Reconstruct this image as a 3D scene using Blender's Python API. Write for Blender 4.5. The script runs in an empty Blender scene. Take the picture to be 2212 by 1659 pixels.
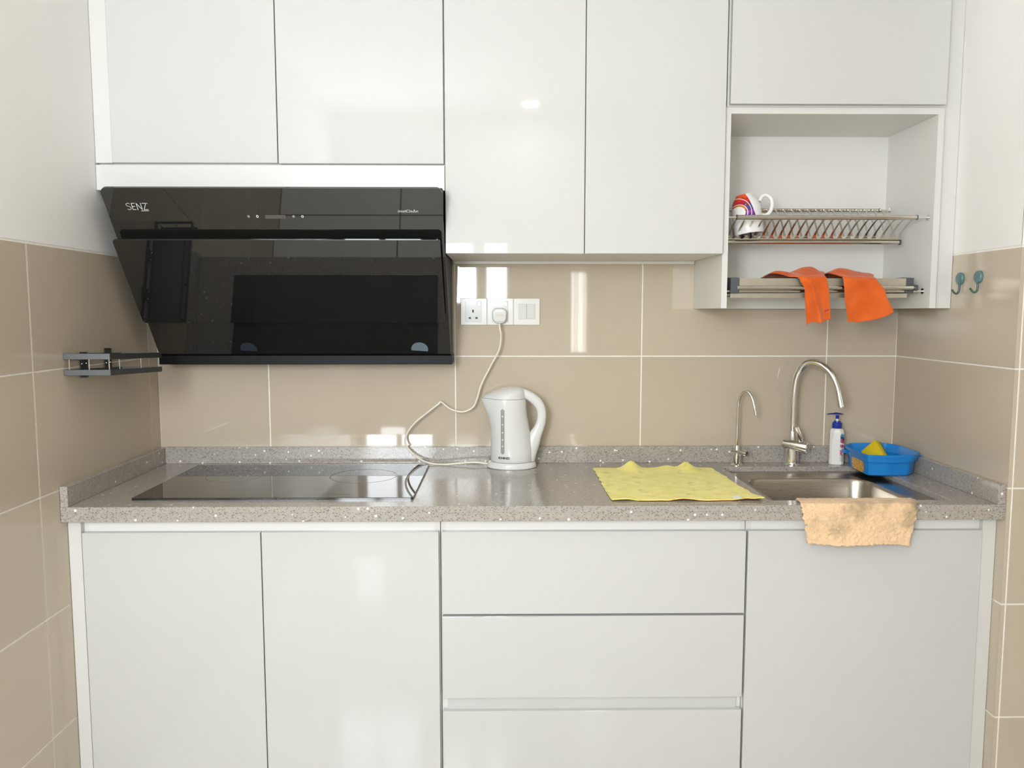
import bpy, bmesh, math, random
from mathutils import Vector, Matrix, noise
random.seed(7)
S = bpy.context.scene
COL = S.collection
R = math.radians

# ------------------------------------------------------------------ camera
cam_d = bpy.data.cameras.new('camera')
cam_d.sensor_fit = 'HORIZONTAL'
cam_d.sensor_width = 36.0
cam_d.lens = 1682.0 / 2212.0 * 36.0
cam_d.clip_start = 0.02
cam = bpy.data.objects.new('camera', cam_d)
COL.objects.link(cam)
cam.location = (1.1121, -2.5165, 1.3634)
cam.rotation_euler = (math.pi / 2 - 0.0913, 0, -0.0114)
S.camera = cam

# ------------------------------------------------------------------ world, lights, exposure
S.view_settings.view_transform = 'Standard'
S.view_settings.look = 'None'
S.view_settings.gamma = 1.0
S.view_settings.use_curve_mapping = False
S.view_settings.exposure = 0.38
world = bpy.data.worlds.new('sky')
S.world = world
world.use_nodes = True
wn = world.node_tree.nodes
wn['Background'].inputs[0].default_value = (0.80, 0.90, 1.0, 1)
wn['Background'].inputs[1].default_value = 3.0


def area(name, loc, rot, sx, sy, power, color):
    l = bpy.data.lights.new(name, 'AREA')
    l.shape = 'RECTANGLE'
    l.size = sx
    l.size_y = sy
    l.energy = power
    l.color = color
    o = bpy.data.objects.new(name, l)
    COL.objects.link(o)
    o.location = loc
    o.rotation_euler = rot
    return o


# daylight through the windows behind the camera; the low pane is an added helper
YW = -3.45
area('tall_window_daylight', (0.315, YW + 0.03, 1.68), (R(90), 0, 0), 0.50, 0.92, 51, (0.90, 0.96, 1.0))
area('window_daylight', (0.915, YW + 0.03, 1.63), (R(90), 0, 0), 0.44, 0.38, 12, (0.93, 0.97, 1.0))
area('low_pane_glint_light', (0.265, YW + 0.03, 0.335), (R(90), 0, 0), 0.20, 0.30, 1.0, (0.95, 0.98, 1.0))  # added light, gives the bright patch mirrored in the lower doors
area('narrow_window_daylight', (1.687, YW + 0.03, 1.365), (R(90), 0, 0), 0.11, 0.60, 1.5, (1.0, 0.97, 0.92))

try:
    S.cycles.max_bounces = 10
    S.cycles.diffuse_bounces = 6
    S.cycles.glossy_bounces = 5
    S.cycles.transmission_bounces = 6
    S.cycles.caustics_reflective = False
    S.cycles.caustics_refractive = False
    S.cycles.sample_clamp_indirect = 6.0
    S.cycles.use_denoising = True
except Exception:
    pass

# ------------------------------------------------------------------ constants (metres)
W = 2.3897          # inner width between the side walls
ZT = 1.5262         # top of the wall tiles
TW, TH = 0.603, 0.303
XG0 = 0.3544        # a vertical joint on the back wall
YG0 = -0.0644       # a vertical joint on the left wall
ZC = 0.877          # worktop surface
YR = -0.591         # outer corner of the right wall
CEIL = 2.66


# ------------------------------------------------------------------ material helpers
def srgb(r, g, b):
    f = lambda c: (c / 255 / 12.92) if c / 255 <= 0.04045 else ((c / 255 + 0.055) / 1.055) ** 2.4
    return (f(r), f(g), f(b), 1)


class N:
    def __init__(self, name):
        self.m = bpy.data.materials.new(name)
        self.m.use_nodes = True
        self.t = self.m.node_tree
        self.b = self.t.nodes['Principled BSDF']

    def node(self, typ, **kw):
        n = self.t.nodes.new(typ)
        for k, v in kw.items():
            setattr(n, k, v)
        return n

    def link(self, a, b):
        self.t.links.new(a, b)

    def coords(self, which='Object'):
        return self.node('ShaderNodeTexCoord').outputs[which]

    def noise(self, scale, detail=3, src=None, rough=0.5):
        n = self.node('ShaderNodeTexNoise')
        n.inputs['Scale'].default_value = scale
        n.inputs['Detail'].default_value = detail
        n.inputs['Roughness'].default_value = rough
        self.link(src if src is not None else self.coords(), n.inputs['Vector'])
        return n

    def ramp(self, fac, stops, interp='LINEAR'):
        r = self.node('ShaderNodeValToRGB')
        r.color_ramp.interpolation = interp
        el = r.color_ramp.elements
        while len(el) < len(stops):
            el.new(0.5)
        for e, (p, c) in zip(el, stops):
            e.position = p
            e.color = c
        self.link(fac, r.inputs[0])
        return r.outputs[0]

    def math(self, op, a, b=None, c=None):
        m = self.node('ShaderNodeMath', operation=op)
        for i, v in enumerate((a, b, c)):
            if v is None:
                continue
            if isinstance(v, (int, float)):
                m.inputs[i].default_value = v
            else:
                self.link(v, m.inputs[i])
        return m.outputs[0]

    def mix(self, fac, a, b):
        m = self.node('ShaderNodeMix', data_type='RGBA')
        for i, v in ((0, fac), (6, a), (7, b)):
            if isinstance(v, (int, float, tuple)):
                m.inputs[i].default_value = v
            else:
                self.link(v, m.inputs[i])
        return m.outputs[2]

    def bump(self, h, strength, dist=0.002):
        b = self.node('ShaderNodeBump')
        b.inputs['Strength'].default_value = strength
        b.inputs['Distance'].default_value = dist
        self.link(h, b.inputs['Height'])
        self.link(b.outputs[0], self.b.inputs['Normal'])


def plain(name, col, rough=0.5, metal=0.0, spec=0.5, var=0.03, scale=30.0, bump=0.0, sheen=0.0, ior=1.5):
    """principled material with a little procedural variation of its colour"""
    n = N(name)
    n.b.inputs['Roughness'].default_value = rough
    n.b.inputs['Metallic'].default_value = metal
    n.b.inputs['Specular IOR Level'].default_value = spec
    n.b.inputs['IOR'].default_value = ior
    t = n.noise(scale)
    lo = tuple(c * (1 - var) for c in col[:3]) + (1,)
    hi = tuple(min(1, c * (1 + var)) for c in col[:3]) + (1,)
    n.link(n.ramp(t.outputs[0], [(0.3, lo), (0.7, hi)]), n.b.inputs['Base Color'])
    if bump:
        n.bump(t.outputs[0], bump)
    if sheen:
        n.b.inputs['Sheen Weight'].default_value = sheen
    return n.m


M = {}
M['cab'] = plain('white_gloss_laminate', (0.565, 0.565, 0.555, 1), 0.025, var=0.006, scale=3)
M['cab_matt'] = plain('white_matt_board', (0.735, 0.725, 0.69, 1), 0.42, var=0.01, scale=6)
M['cab_front'] = plain('white_satin_front', (0.64, 0.635, 0.615, 1), 0.25, var=0.006, scale=3)
M['rail'] = plain('lightened_rail_white', (0.80, 0.795, 0.77, 1), 0.2, var=0.006, scale=3)  # white lightened in colour to offset shade under the worktop overhang
M['paint'] = plain('white_wall_paint', (0.85, 0.835, 0.81, 1), 0.7, var=0.012, scale=4, bump=0.03)
M['ceil'] = plain('white_ceiling_paint', (0.86, 0.85, 0.83, 1), 0.8, var=0.01)
M['brown_wall'] = plain('warm_brown_wall', (0.56, 0.46, 0.35, 1), 0.6, var=0.05, scale=3)  # for an unseen wall, browned to dim the light on the right
M['grout'] = plain('white_grout', (0.86, 0.83, 0.77, 1), 0.8, var=0.05, scale=60)
M['chrome'] = plain('polished_chrome', (0.82, 0.82, 0.80, 1), 0.06, metal=1.0, var=0.01)
M['steel_rack'] = plain('rack_stainless_steel', (0.66, 0.63, 0.57, 1), 0.14, metal=1.0, var=0.03, scale=80)
M['steel_plate'] = plain('satin_rack_plate', (0.52, 0.485, 0.40, 1), 0.42, metal=1.0, var=0.04, scale=40)
M['black_metal'] = plain('black_powder_coat', (0.006, 0.006, 0.007, 1), 0.40, spec=0.12, var=0.2, scale=200)
M['dark_plastic'] = plain('dark_grey_plastic', (0.075, 0.08, 0.088, 1), 0.45, var=0.06)
M['grey_alu'] = plain('grey_anodised_aluminium', (0.19, 0.205, 0.215, 1), 0.34, metal=0.75, var=0.05, scale=90)
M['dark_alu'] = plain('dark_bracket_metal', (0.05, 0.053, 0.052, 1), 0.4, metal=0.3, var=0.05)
M['white_plastic'] = plain('white_gloss_plastic', (0.69, 0.695, 0.685, 1), 0.12, var=0.008)
M['socket_plastic'] = plain('white_socket_plastic', (0.80, 0.79, 0.76, 1), 0.14, var=0.008)
M['cord'] = plain('cream_cord_rubber', (0.78, 0.74, 0.63, 1), 0.4, var=0.02)
M['gauge'] = plain('grey_gauge_plastic', (0.33, 0.33, 0.31, 1), 0.15, var=0.03)
M['print_black'] = plain('black_print', (0.012, 0.012, 0.014, 1), 0.4, var=0.0)
M['print_white'] = plain('silver_white_print', (0.72, 0.71, 0.68, 1), 0.4, var=0.0)
M['print_grey'] = plain('grey_print', (0.12, 0.115, 0.11, 1), 0.35, var=0.0)
M['print_purple'] = plain('purple_print', (0.10, 0.02, 0.14, 1), 0.6, var=0.0)
M['blue'] = plain('blue_tub_plastic', srgb(24, 128, 206), 0.32, var=0.03)
M['pump_blue'] = plain('dark_blue_plastic', srgb(16, 52, 150), 0.25, var=0.03)
M['bottle'] = plain('white_bottle_plastic', (0.80, 0.795, 0.76, 1), 0.3, var=0.01)
M['sponge'] = plain('yellow_sponge_foam', srgb(214, 188, 24), 0.9, var=0.10, scale=300, bump=0.5)
M['scour'] = plain('green_scouring_fibre', srgb(70, 130, 70), 0.95, var=0.3, scale=400, bump=0.5)
M['ceramic'] = plain('white_ceramic_glaze', (0.82, 0.81, 0.79, 1), 0.08, var=0.01)
M['teal'] = plain('teal_painted_metal', srgb(88, 122, 124), 0.28, var=0.04)
M['teal_dark'] = plain('dark_teal_hook_metal', srgb(66, 92, 88), 0.35, var=0.05)
M['display'] = plain('dim_display_window', (0.10, 0.09, 0.08, 1), 0.25, var=0.02)
M['brass'] = plain('brass_contact', (0.50, 0.33, 0.12, 1), 0.3, metal=1.0)
M['hole'] = plain('dark_slot', (0.03, 0.025, 0.018, 1), 0.6)
M['fuse'] = plain('cream_fuse_cover', (0.62, 0.58, 0.46, 1), 0.4, var=0.04)
M['lens_off'] = plain('hood_lamp_lens', (0.16, 0.20, 0.24, 1), 0.1, var=0.02)
M['lens_dark'] = plain('dark_hood_lamp_lens', (0.03, 0.038, 0.048, 1), 0.1)
M['label_white'] = plain('white_fabric_label', (0.8, 0.8, 0.78, 1), 0.8)


def mat_tile(name='beige_glazed_tile', rough=0.035):
    n = N(name)
    info = n.node('ShaderNodeObjectInfo')
    co = n.coords('Object')
    t = n.noise(2.2, 4, co)
    c = n.ramp(t.outputs[0], [(0.25, (0.490, 0.420, 0.325, 1)), (0.75, (0.525, 0.453, 0.355, 1))])
    f = n.math('MULTIPLY_ADD', info.outputs['Random'], 0.05, 0.975)
    mul = n.node('ShaderNodeMix', data_type='RGBA', blend_type='MULTIPLY')
    mul.inputs[0].default_value = 1.0
    n.link(c, mul.inputs[6])
    comb = n.node('ShaderNodeCombineColor')
    for i in range(3):
        n.link(f, comb.inputs[i])
    n.link(comb.outputs[0], mul.inputs[7])
    n.link(mul.outputs[2], n.b.inputs['Base Color'])
    n.b.inputs['Roughness'].default_value = rough
    n.b.inputs['Specular IOR Level'].default_value = 0.6
    w = n.noise(5, 1, co)
    n.bump(w.outputs[0], 0.03, 0.002)
    return n.m


def mat_quartz():
    n = N('grey_speckled_quartz')
    co = n.coords('Object')
    base = n.noise(90, 4, co)
    c0 = n.ramp(base.outputs[0], [(0.3, (0.345, 0.317, 0.284, 1)), (0.7, (0.410, 0.378, 0.343, 1))])
    # stretched dark chips in two directions
    out = c0
    for k, rot in enumerate(((0.3, 0.6, 0.5), (1.2, -0.5, -0.7))):
        mp = n.node('ShaderNodeMapping')
        mp.inputs['Rotation'].default_value = rot
        mp.inputs['Scale'].default_value = (1.0, 2.3, 1.6)
        mp.inputs['Location'].default_value = (k * 3.1, k * 1.7, 0)
        n.link(co, mp.inputs[0])
        v = n.node('ShaderNodeTexVoronoi')
        v.inputs['Scale'].default_value = 135 + 40 * k
        n.link(mp.outputs[0], v.inputs['Vector'])
        sep = n.node('ShaderNodeSeparateColor')
        n.link(v.outputs['Color'], sep.inputs[0])
        near = n.math('LESS_THAN', v.outputs['Distance'], 0.29)
        pick = n.math('GREATER_THAN', sep.outputs[0], 0.42)
        out = n.mix(n.math('MULTIPLY', n.math('MULTIPLY', near, pick), 0.75), out, (0.13, 0.108, 0.083, 1))
    v = n.node('ShaderNodeTexVoronoi')
    v.inputs['Scale'].default_value = 46
    n.link(co, v.inputs['Vector'])
    sep = n.node('ShaderNodeSeparateColor')
    n.link(v.outputs['Color'], sep.inputs[0])
    near = n.math('LESS_THAN', v.outputs['Distance'], 0.15)
    pick = n.math('GREATER_THAN', sep.outputs[1], 0.80)
    out = n.mix(n.math('MULTIPLY', near, pick), out, (0.85, 0.84, 0.80, 1))
    n.link(out, n.b.inputs['Base Color'])
    n.b.inputs['Roughness'].default_value = 0.13
    return n.m


def mat_black_glass(name, col, rough, ior=1.52):
    n = N(name)
    t = n.noise(4)
    n.link(n.ramp(t.outputs[0], [(0.3, tuple(c * 0.9 for c in col) + (1,)), (0.7, tuple(col) + (1,))]), n.b.inputs['Base Color'])
    n.b.inputs['Roughness'].default_value = rough
    n.b.inputs['IOR'].default_value = ior
    return n.m


def mat_steel_brushed():
    n = N('brushed_sink_steel')
    co = n.coords('Object')
    mp = n.node('ShaderNodeMapping')
    mp.inputs['Scale'].default_value = (3, 90, 90)
    n.link(co, mp.inputs[0])
    t = n.noise(6, 5, mp.outputs[0])
    n.link(n.ramp(t.outputs[0], [(0.3, (0.42, 0.385, 0.335, 1)), (0.7, (0.52, 0.48, 0.425, 1))]), n.b.inputs['Base Color'])
    n.b.inputs['Metallic'].default_value = 1.0
    n.link(n.ramp(t.outputs[0], [(0.3, (0.26,) * 3 + (1,)), (0.7, (0.36,) * 3 + (1,))]), n.b.inputs['Roughness'])
    return n.m


def mat_cloth(name, c_lo, c_hi, scale, bump, stain=None, weave=900):
    n = N(name)
    co = n.coords('Object')
    t = n.noise(scale, 5, co)
    c = n.ramp(t.outputs[0], [(0.3, c_lo), (0.7, c_hi)])
    if stain:
        s = n.noise(stain[1], 4, co, 0.6)
        fac = n.ramp(s.outputs[0], [(stain[2], (0, 0, 0, 1)), (stain[3], (1, 1, 1, 1))])
        c = n.mix(n.math('MULTIPLY', fac, stain[4]), c, stain[0])
    n.link(c, n.b.inputs['Base Color'])
    n.b.inputs['Roughness'].default_value = 0.95
    n.b.inputs['Specular IOR Level'].default_value = 0.1
    n.b.inputs['Sheen Weight'].default_value = 0.25
    f = n.noise(weave, 2, co)
    n.bump(f.outputs[0], bump, 0.0015)
    return n.m


def mat_mug_print():
    n = N('mug_glaze_with_print')
    co = n.coords('Object')
    sep = n.node('ShaderNodeSeparateXYZ')
    n.link(co, sep.inputs[0])
    x, y, z = sep.outputs
    white = (0.82, 0.81, 0.79, 1)
    # local z: 0 at the mouth, 0.108 at the foot; print shown on the front (-y) side
    nz = n.noise(60, 1, co)
    zz = n.math('ADD', z, n.math('MULTIPLY', n.math('SUBTRACT', nz.outputs[0], 0.5), 0.02))
    col = n.ramp(n.math('MULTIPLY', zz, 1 / 0.12), [
        (0.0, srgb(112, 44, 130)), (0.50, srgb(146, 66, 156)), (0.56, srgb(104, 38, 116)), (0.62, srgb(70, 60, 130)),
        (0.66, srgb(130, 30, 60)), (0.72, srgb(175, 36, 50)), (0.78, srgb(200, 44, 38)), (0.88, srgb(222, 84, 40))], 'CONSTANT')
    # coloured panel: right edge slanted, left edge a circle arc
    edge = n.math('ADD', x, n.math('MULTIPLY', n.math('SUBTRACT', z, 0.05), 0.25))
    right = n.math('LESS_THAN', edge, 0.012)
    low = n.math('GREATER_THAN', z, 0.045)
    front = n.math('LESS_THAN', y, 0.004)
    dx = n.math('ADD', x, 0.034)
    dz = n.math('SUBTRACT', z, 0.062)
    d = n.math('SQRT', n.math('ADD', n.math('MULTIPLY', dx, dx), n.math('MULTIPLY', dz, dz)))
    outside = n.math('GREATER_THAN', d, 0.0185)
    dx2 = n.math('ADD', x, 0.046)
    d2 = n.math('SQRT', n.math('ADD', n.math('MULTIPLY', dx2, dx2), n.math('MULTIPLY', dz, dz)))
    line1 = n.math('GREATER_THAN', n.math('ABSOLUTE', n.math('SUBTRACT', d2, 0.0475)), 0.0010)
    line2 = n.math('GREATER_THAN', n.math('ABSOLUTE', n.math('SUBTRACT', d, 0.0245)), 0.0008)
    mask = right
    for k in (low, front, outside, line1, line2):
        mask = n.math('MULTIPLY', mask, k)
    orange = n.math('MULTIPLY', n.math('LESS_THAN', d, 0.0245), n.math('GREATER_THAN', z, 0.068))
    col = n.mix(orange, col, srgb(200, 120, 40))
    n.link(n.mix(mask, white, col), n.b.inputs['Base Color'])
    n.b.inputs['Roughness'].default_value = 0.08
    return n.m


def mat_soap_label():
    n = N('soap_label_print')
    co = n.coords('Object')
    sep = n.node('ShaderNodeSeparateXYZ')
    n.link(co, sep.inputs[0])
    w = n.noise(45, 2, co)
    zz = n.math('ADD', n.math('ADD', sep.outputs[2], n.math('MULTIPLY', sep.outputs[1], 1.1)),
                n.math('MULTIPLY', n.math('SUBTRACT', w.outputs[0], 0.5), 0.035))
    c = n.ramp(n.math('MULTIPLY', zz, 8.0), [
        (0.0, srgb(205, 200, 195)), (0.06, srgb(190, 90, 130)), (0.20, srgb(215, 205, 205)), (0.26, srgb(185, 85, 130)),
        (0.36, srgb(225, 222, 218)), (0.44, srgb(176, 84, 110)), (0.50, srgb(60, 50, 110)), (0.56, srgb(70, 150, 180)),
        (0.62, srgb(228, 225, 220)), (0.68, srgb(180, 70, 130)), (0.74, srgb(40, 24, 100))], 'CONSTANT')
    n.link(c, n.b.inputs['Base Color'])
    n.b.inputs['Roughness'].default_value = 0.3
    return n.m


def mat_floor():
    n = N('grey_floor_tile')
    co = n.coords('Object')
    br = n.node('ShaderNodeTexBrick')
    br.offset = 0.0
    br.inputs['Color1'].default_value = (0.66, 0.645, 0.61, 1)
    br.inputs['Color2'].default_value = (0.63, 0.615, 0.58, 1)
    br.inputs['Mortar'].default_value = (0.13, 0.12, 0.11, 1)
    br.inputs['Scale'].default_value = 1.0
    br.inputs['Mortar Size'].default_value = 0.004
    br.inputs['Brick Width'].default_value = 0.6
    br.inputs['Row Height'].default_value = 0.6
    n.link(co, br.inputs['Vector'])
    n.link(br.outputs[0], n.b.inputs['Base Color'])
    n.b.inputs['Roughness'].default_value = 0.12
    return n.m


def mat_emit(name, col, strength):
    n = N(name)
    n.b.inputs['Base Color'].default_value = (0.8, 0.8, 0.8, 1)
    n.b.inputs['Emission Color'].default_value = col
    n.b.inputs['Emission Strength'].default_value = strength
    return n.m


def mat_glass():
    n = N('window_glass')
    n.b.inputs['Transmission Weight'].default_value = 1.0
    n.b.inputs['Roughness'].default_value = 0.0
    n.b.inputs['IOR'].default_value = 1.1
    return n.m


def mat_tub_label():
    n = N('orange_tub_label')
    co = n.coords('Object')
    sep = n.node('ShaderNodeSeparateXYZ')
    n.link(co, sep.inputs[0])
    t = n.noise(140, 3, co)
    c = n.ramp(t.outputs[0], [(0.35, srgb(226, 168, 60)), (0.55, srgb(240, 186, 72)), (0.66, srgb(150, 90, 40))])
    # round emblem: red, white and blue
    dy = n.math('SUBTRACT', sep.outputs[1], 0.098)
    dz = n.math('SUBTRACT', sep.outputs[2], 0.020)
    d = n.math('SQRT', n.math('ADD', n.math('MULTIPLY', dy, dy), n.math('MULTIPLY', dz, dz)))
    band = n.ramp(n.math('MULTIPLY_ADD', dz, 50, 0.5), [(0.0, srgb(170, 60, 50)), (0.32, srgb(225, 220, 215)), (0.52, srgb(160, 55, 50)), (0.68, srgb(225, 220, 215)), (0.80, srgb(70, 80, 130))], 'CONSTANT')
    c = n.mix(n.math('LESS_THAN', d, 0.0125), c, band)
    n.link(c, n.b.inputs['Base Color'])
    n.b.inputs['Roughness'].default_value = 0.4
    return n.m


M['tile'] = mat_tile()
M['tile_side'] = mat_tile('beige_satin_tile', 0.16)
M['quartz'] = mat_quartz()
M['hood_glass'] = mat_black_glass('black_hood_glass', (0.011, 0.011, 0.0105), 0.02, 1.9)
M['hob_glass'] = mat_black_glass('black_hob_glass', (0.016, 0.014, 0.012), 0.025, 1.52)
M['steel'] = mat_steel_brushed()
M['orange'] = mat_cloth('orange_microfibre', srgb(190, 80, 26), srgb(216, 102, 42), 14, 0.25)
M['yellow'] = mat_cloth('yellow_microfibre', srgb(234, 221, 112), srgb(248, 238, 142), 22, 0.45,
                        (srgb(186, 172, 60), 26, 0.56, 0.74, 0.7))
M['beige'] = mat_cloth('stained_beige_terry', srgb(226, 190, 150), srgb(236, 204, 166), 200, 0.8,
                       (srgb(118, 108, 88), 9, 0.50, 0.72, 0.8), weave=520)
M['red_edge'] = plain('dark_red_stitching', srgb(120, 30, 24), 0.9)
M['mug'] = mat_mug_print()
M['soap_label'] = mat_soap_label()
M['floor'] = mat_floor()
M['glass'] = mat_glass()
M['tub_label'] = mat_tub_label()
M['lamp'] = mat_emit('downlight_diffuser', (1.0, 0.95, 0.87, 1), 22.0)


# ------------------------------------------------------------------ geometry helpers
ORG = {}


def finish(o, bm, smooth=None):
    me = o.data
    bm.to_mesh(me)
    bm.free()
    if smooth is not None:
        for p in me.polygons:
            p.use_smooth = True
        try:
            me.set_sharp_from_angle(angle=R(smooth))
        except Exception:
            pass


def obj(name, bm, mat, parent=None, org=None, smooth=None):
    """link a bmesh (world coordinates) as one mesh object; origin at org or at the parent's origin"""
    o = bpy.data.objects.new(name, bpy.data.meshes.new(name))
    COL.objects.link(o)
    p = Vector((0, 0, 0))
    if parent is not None:
        p = ORG[parent.name]
    if org is None:
        org = p if parent is not None else Vector((0, 0, 0))
    org = Vector(org)
    bmesh.ops.translate(bm, verts=bm.verts, vec=-org)
    finish(o, bm, smooth)
    o.data.materials.append(M[mat] if isinstance(mat, str) else mat)
    if parent is not None:
        o.parent = parent
    o.location = org - p
    ORG[o.name] = org
    return o


def thing(name, loc, label, cat, group=None):
    o = bpy.data.objects.new(name, None)
    o.empty_display_size = 0.05
    COL.objects.link(o)
    o.location = loc
    ORG[o.name] = Vector(loc)
    return tag(o, label, cat, group)


def tag(o, label, cat, group=None):
    o['label'] = label
    o['category'] = cat
    if group:
        o['group'] = group
    return o


def struct(o, label=None):
    o['kind'] = 'structure'
    if label:
        o['label'] = label
    return o


def bbox(bm, x0, x1, y0, y1, z0, z1, bev=0.0, seg=1):
    if x0 > x1: x0, x1 = x1, x0
    if y0 > y1: y0, y1 = y1, y0
    if z0 > z1: z0, z1 = z1, z0
    vs = [bm.verts.new(c) for c in ((x0, y0, z0), (x1, y0, z0), (x1, y1, z0), (x0, y1, z0),
                                    (x0, y0, z1), (x1, y0, z1), (x1, y1, z1), (x0, y1, z1))]
    fs = [bm.faces.new([vs[i] for i in f]) for f in
          ((0, 3, 2, 1), (4, 5, 6, 7), (0, 1, 5, 4), (1, 2, 6, 5), (2, 3, 7, 6), (3, 0, 4, 7))]
    if bev:
        es = list({e for f in fs for e in f.edges})
        bmesh.ops.bevel(bm, geom=es, offset=bev, segments=seg, profile=0.5, affect='EDGES')
    return vs


def box(name, x0, x1, y0, y1, z0, z1, mat, parent=None, bev=0.0, seg=1, org=None):
    bm = bmesh.new()
    bbox(bm, x0, x1, y0, y1, z0, z1, bev, seg)
    return obj(name, bm, mat, parent, org)


def spline(pts, n=8):
    """Catmull-Rom through the points"""
    P = [Vector(p) for p in pts]
    P = [P[0] * 2 - P[1]] + P + [P[-1] * 2 - P[-2]]
    out = []
    for i in range(1, len(P) - 2):
        a, b, c, d = P[i - 1:i + 3]
        for k in range(n):
            t = k / n
            out.append(0.5 * ((2 * b) + (c - a) * t + (2 * a - 5 * b + 4 * c - d) * t * t + (3 * b - a - 3 * c + d) * t ** 3))
    out.append(P[-2])
    return out


def tube(bm, pts, r, seg=12, cap=True, sx=1.0):
    """sweep a circle (radius r: number or list; sx squashes sideways) along the points"""
    P = [Vector(p) for p in pts]
    n = len(P)
    rr = r if isinstance(r, (list, tuple)) else [r] * n
    T = []
    for i in range(n):
        t = (P[min(i + 1, n - 1)] - P[max(i - 1, 0)])
        T.append(t.normalized())
    ref = Vector((0, 0, 1)) if abs(T[0].z) < 0.9 else Vector((0, 1, 0))
    u = (ref - T[0] * ref.dot(T[0])).normalized()
    rings = []
    for i in range(n):
        u = (u - T[i] * u.dot(T[i])).normalized()
        v = T[i].cross(u)
        rings.append([bm.verts.new(P[i] + (u * math.cos(a) + v * math.sin(a) * sx) * rr[i])
                      for a in (2 * math.pi * k / seg for k in range(seg))])
    for i in range(n - 1):
        for k in range(seg):
            bm.faces.new((rings[i][k], rings[i][(k + 1) % seg], rings[i + 1][(k + 1) % seg], rings[i + 1][k]))
    if cap:
        bm.faces.new(rings[0][::-1])
        bm.faces.new(rings[-1])
    return rings


def loft(bm, rings, cap0=True, cap1=True):
    vr = [[bm.verts.new(p) for p in r] for r in rings]
    m = len(vr[0])
    for a, b in zip(vr, vr[1:]):
        for k in range(m):
            bm.faces.new((a[k], a[(k + 1) % m], b[(k + 1) % m], b[k]))
    if cap0:
        bm.faces.new(vr[0][::-1])
    if cap1:
        bm.faces.new(vr[-1])


def lathe(bm, prof, c, seg=32, axis='z', cap0=True, cap1=True):
    """prof: (radius, height) pairs"""
    rings = []
    c = Vector(c)
    for r, h in prof:
        ring = []
        for k in range(seg):
            a = 2 * math.pi * k / seg
            if axis == 'z':
                ring.append(c + Vector((r * math.cos(a), r * math.sin(a), h)))
            elif axis == 'x':
                ring.append(c + Vector((h, r * math.cos(a), r * math.sin(a))))
            else:
                ring.append(c + Vector((r * math.cos(a), -h, r * math.sin(a))))
        rings.append(ring)
    loft(bm, rings, cap0, cap1)
    bmesh.ops.recalc_face_normals(bm, faces=bm.faces)


def prism(bm, poly, ax, a0, a1):
    """extrude a 2-D polygon along axis ax from a0 to a1"""
    def P(u, v, w):
        return (w, u, v) if ax == 'x' else ((u, w, v) if ax == 'y' else (u, v, w))
    A = [bm.verts.new(P(u, v, a0)) for u, v in poly]
    B = [bm.verts.new(P(u, v, a1)) for u, v in poly]
    n = len(poly)
    bm.faces.new(A)
    bm.faces.new(B[::-1])
    for i in range(n):
        bm.faces.new((A[i], B[i], B[(i + 1) % n], A[(i + 1) % n]))
    bmesh.ops.recalc_face_normals(bm, faces=bm.faces)


def rrect(cx, cy, w, h, r, n=5):
    pts = []
    for sx, sy, a0 in ((1, 1, 0), (-1, 1, 90), (-1, -1, 180), (1, -1, 270)):
        for k in range(n + 1):
            a = R(a0 + 90 * k / n)
            pts.append((cx + sx * (w / 2 - r) + r * math.cos(a), cy + sy * (h / 2 - r) + r * math.sin(a)))
    return pts


def text_bm(s, size, width=None, bold=0.0):
    """lettering as a mesh in the xy plane, lower left at the origin"""
    c = bpy.data.curves.new('lettering', 'FONT')
    c.body = s
    c.size = size
    c.offset = bold
    o = bpy.data.objects.new('lettering', c)
    COL.objects.link(o)
    dg = bpy.context.evaluated_depsgraph_get()
    me = bpy.data.meshes.new_from_object(o.evaluated_get(dg))
    bpy.data.objects.remove(o)
    bpy.data.curves.remove(c)
    bm = bmesh.new()
    bm.from_mesh(me)
    bpy.data.meshes.remove(me)
    xs = [v.co.x for v in bm.verts]
    ys = [v.co.y for v in bm.verts]
    bmesh.ops.translate(bm, verts=bm.verts, vec=(-min(xs), -min(ys), 0))
    if width:
        bmesh.ops.scale(bm, verts=bm.verts, vec=(width / (max(xs) - min(xs)), 1, 1))
    return bm


def place(bm, o, ex, ey):
    """map the xy plane of a bmesh to origin o with axes ex, ey"""
    o, ex, ey = Vector(o), Vector(ex), Vector(ey)
    ez = ex.cross(ey)
    for v in bm.verts:
        v.co = o + ex * v.co.x + ey * v.co.y + ez * v.co.z
    return bm


def sheet(bm, f, nu, nv):
    g = [[bm.verts.new(f(i / nu, j / nv)) for i in range(nu + 1)] for j in range(nv + 1)]
    for j in range(nv):
        for i in range(nu):
            bm.faces.new((g[j][i], g[j][i + 1], g[j + 1][i + 1], g[j + 1][i]))
    return g


def solid(o, t, off=0.0):
    m = o.modifiers.new('thickness', 'SOLIDIFY')
    m.thickness = t
    m.offset = off
    return o


def lerp(a, b, t):
    return a + (b - a) * t


def curve1(stops, t):
    for (t0, v0), (t1, v1) in zip(stops, stops[1:]):
        if t <= t1:
            k = max(0, min(1, (t - t0) / (t1 - t0)))
            k = k * k * (3 - 2 * k)
            return v0 + (v1 - v0) * k
    return stops[-1][1]


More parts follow.
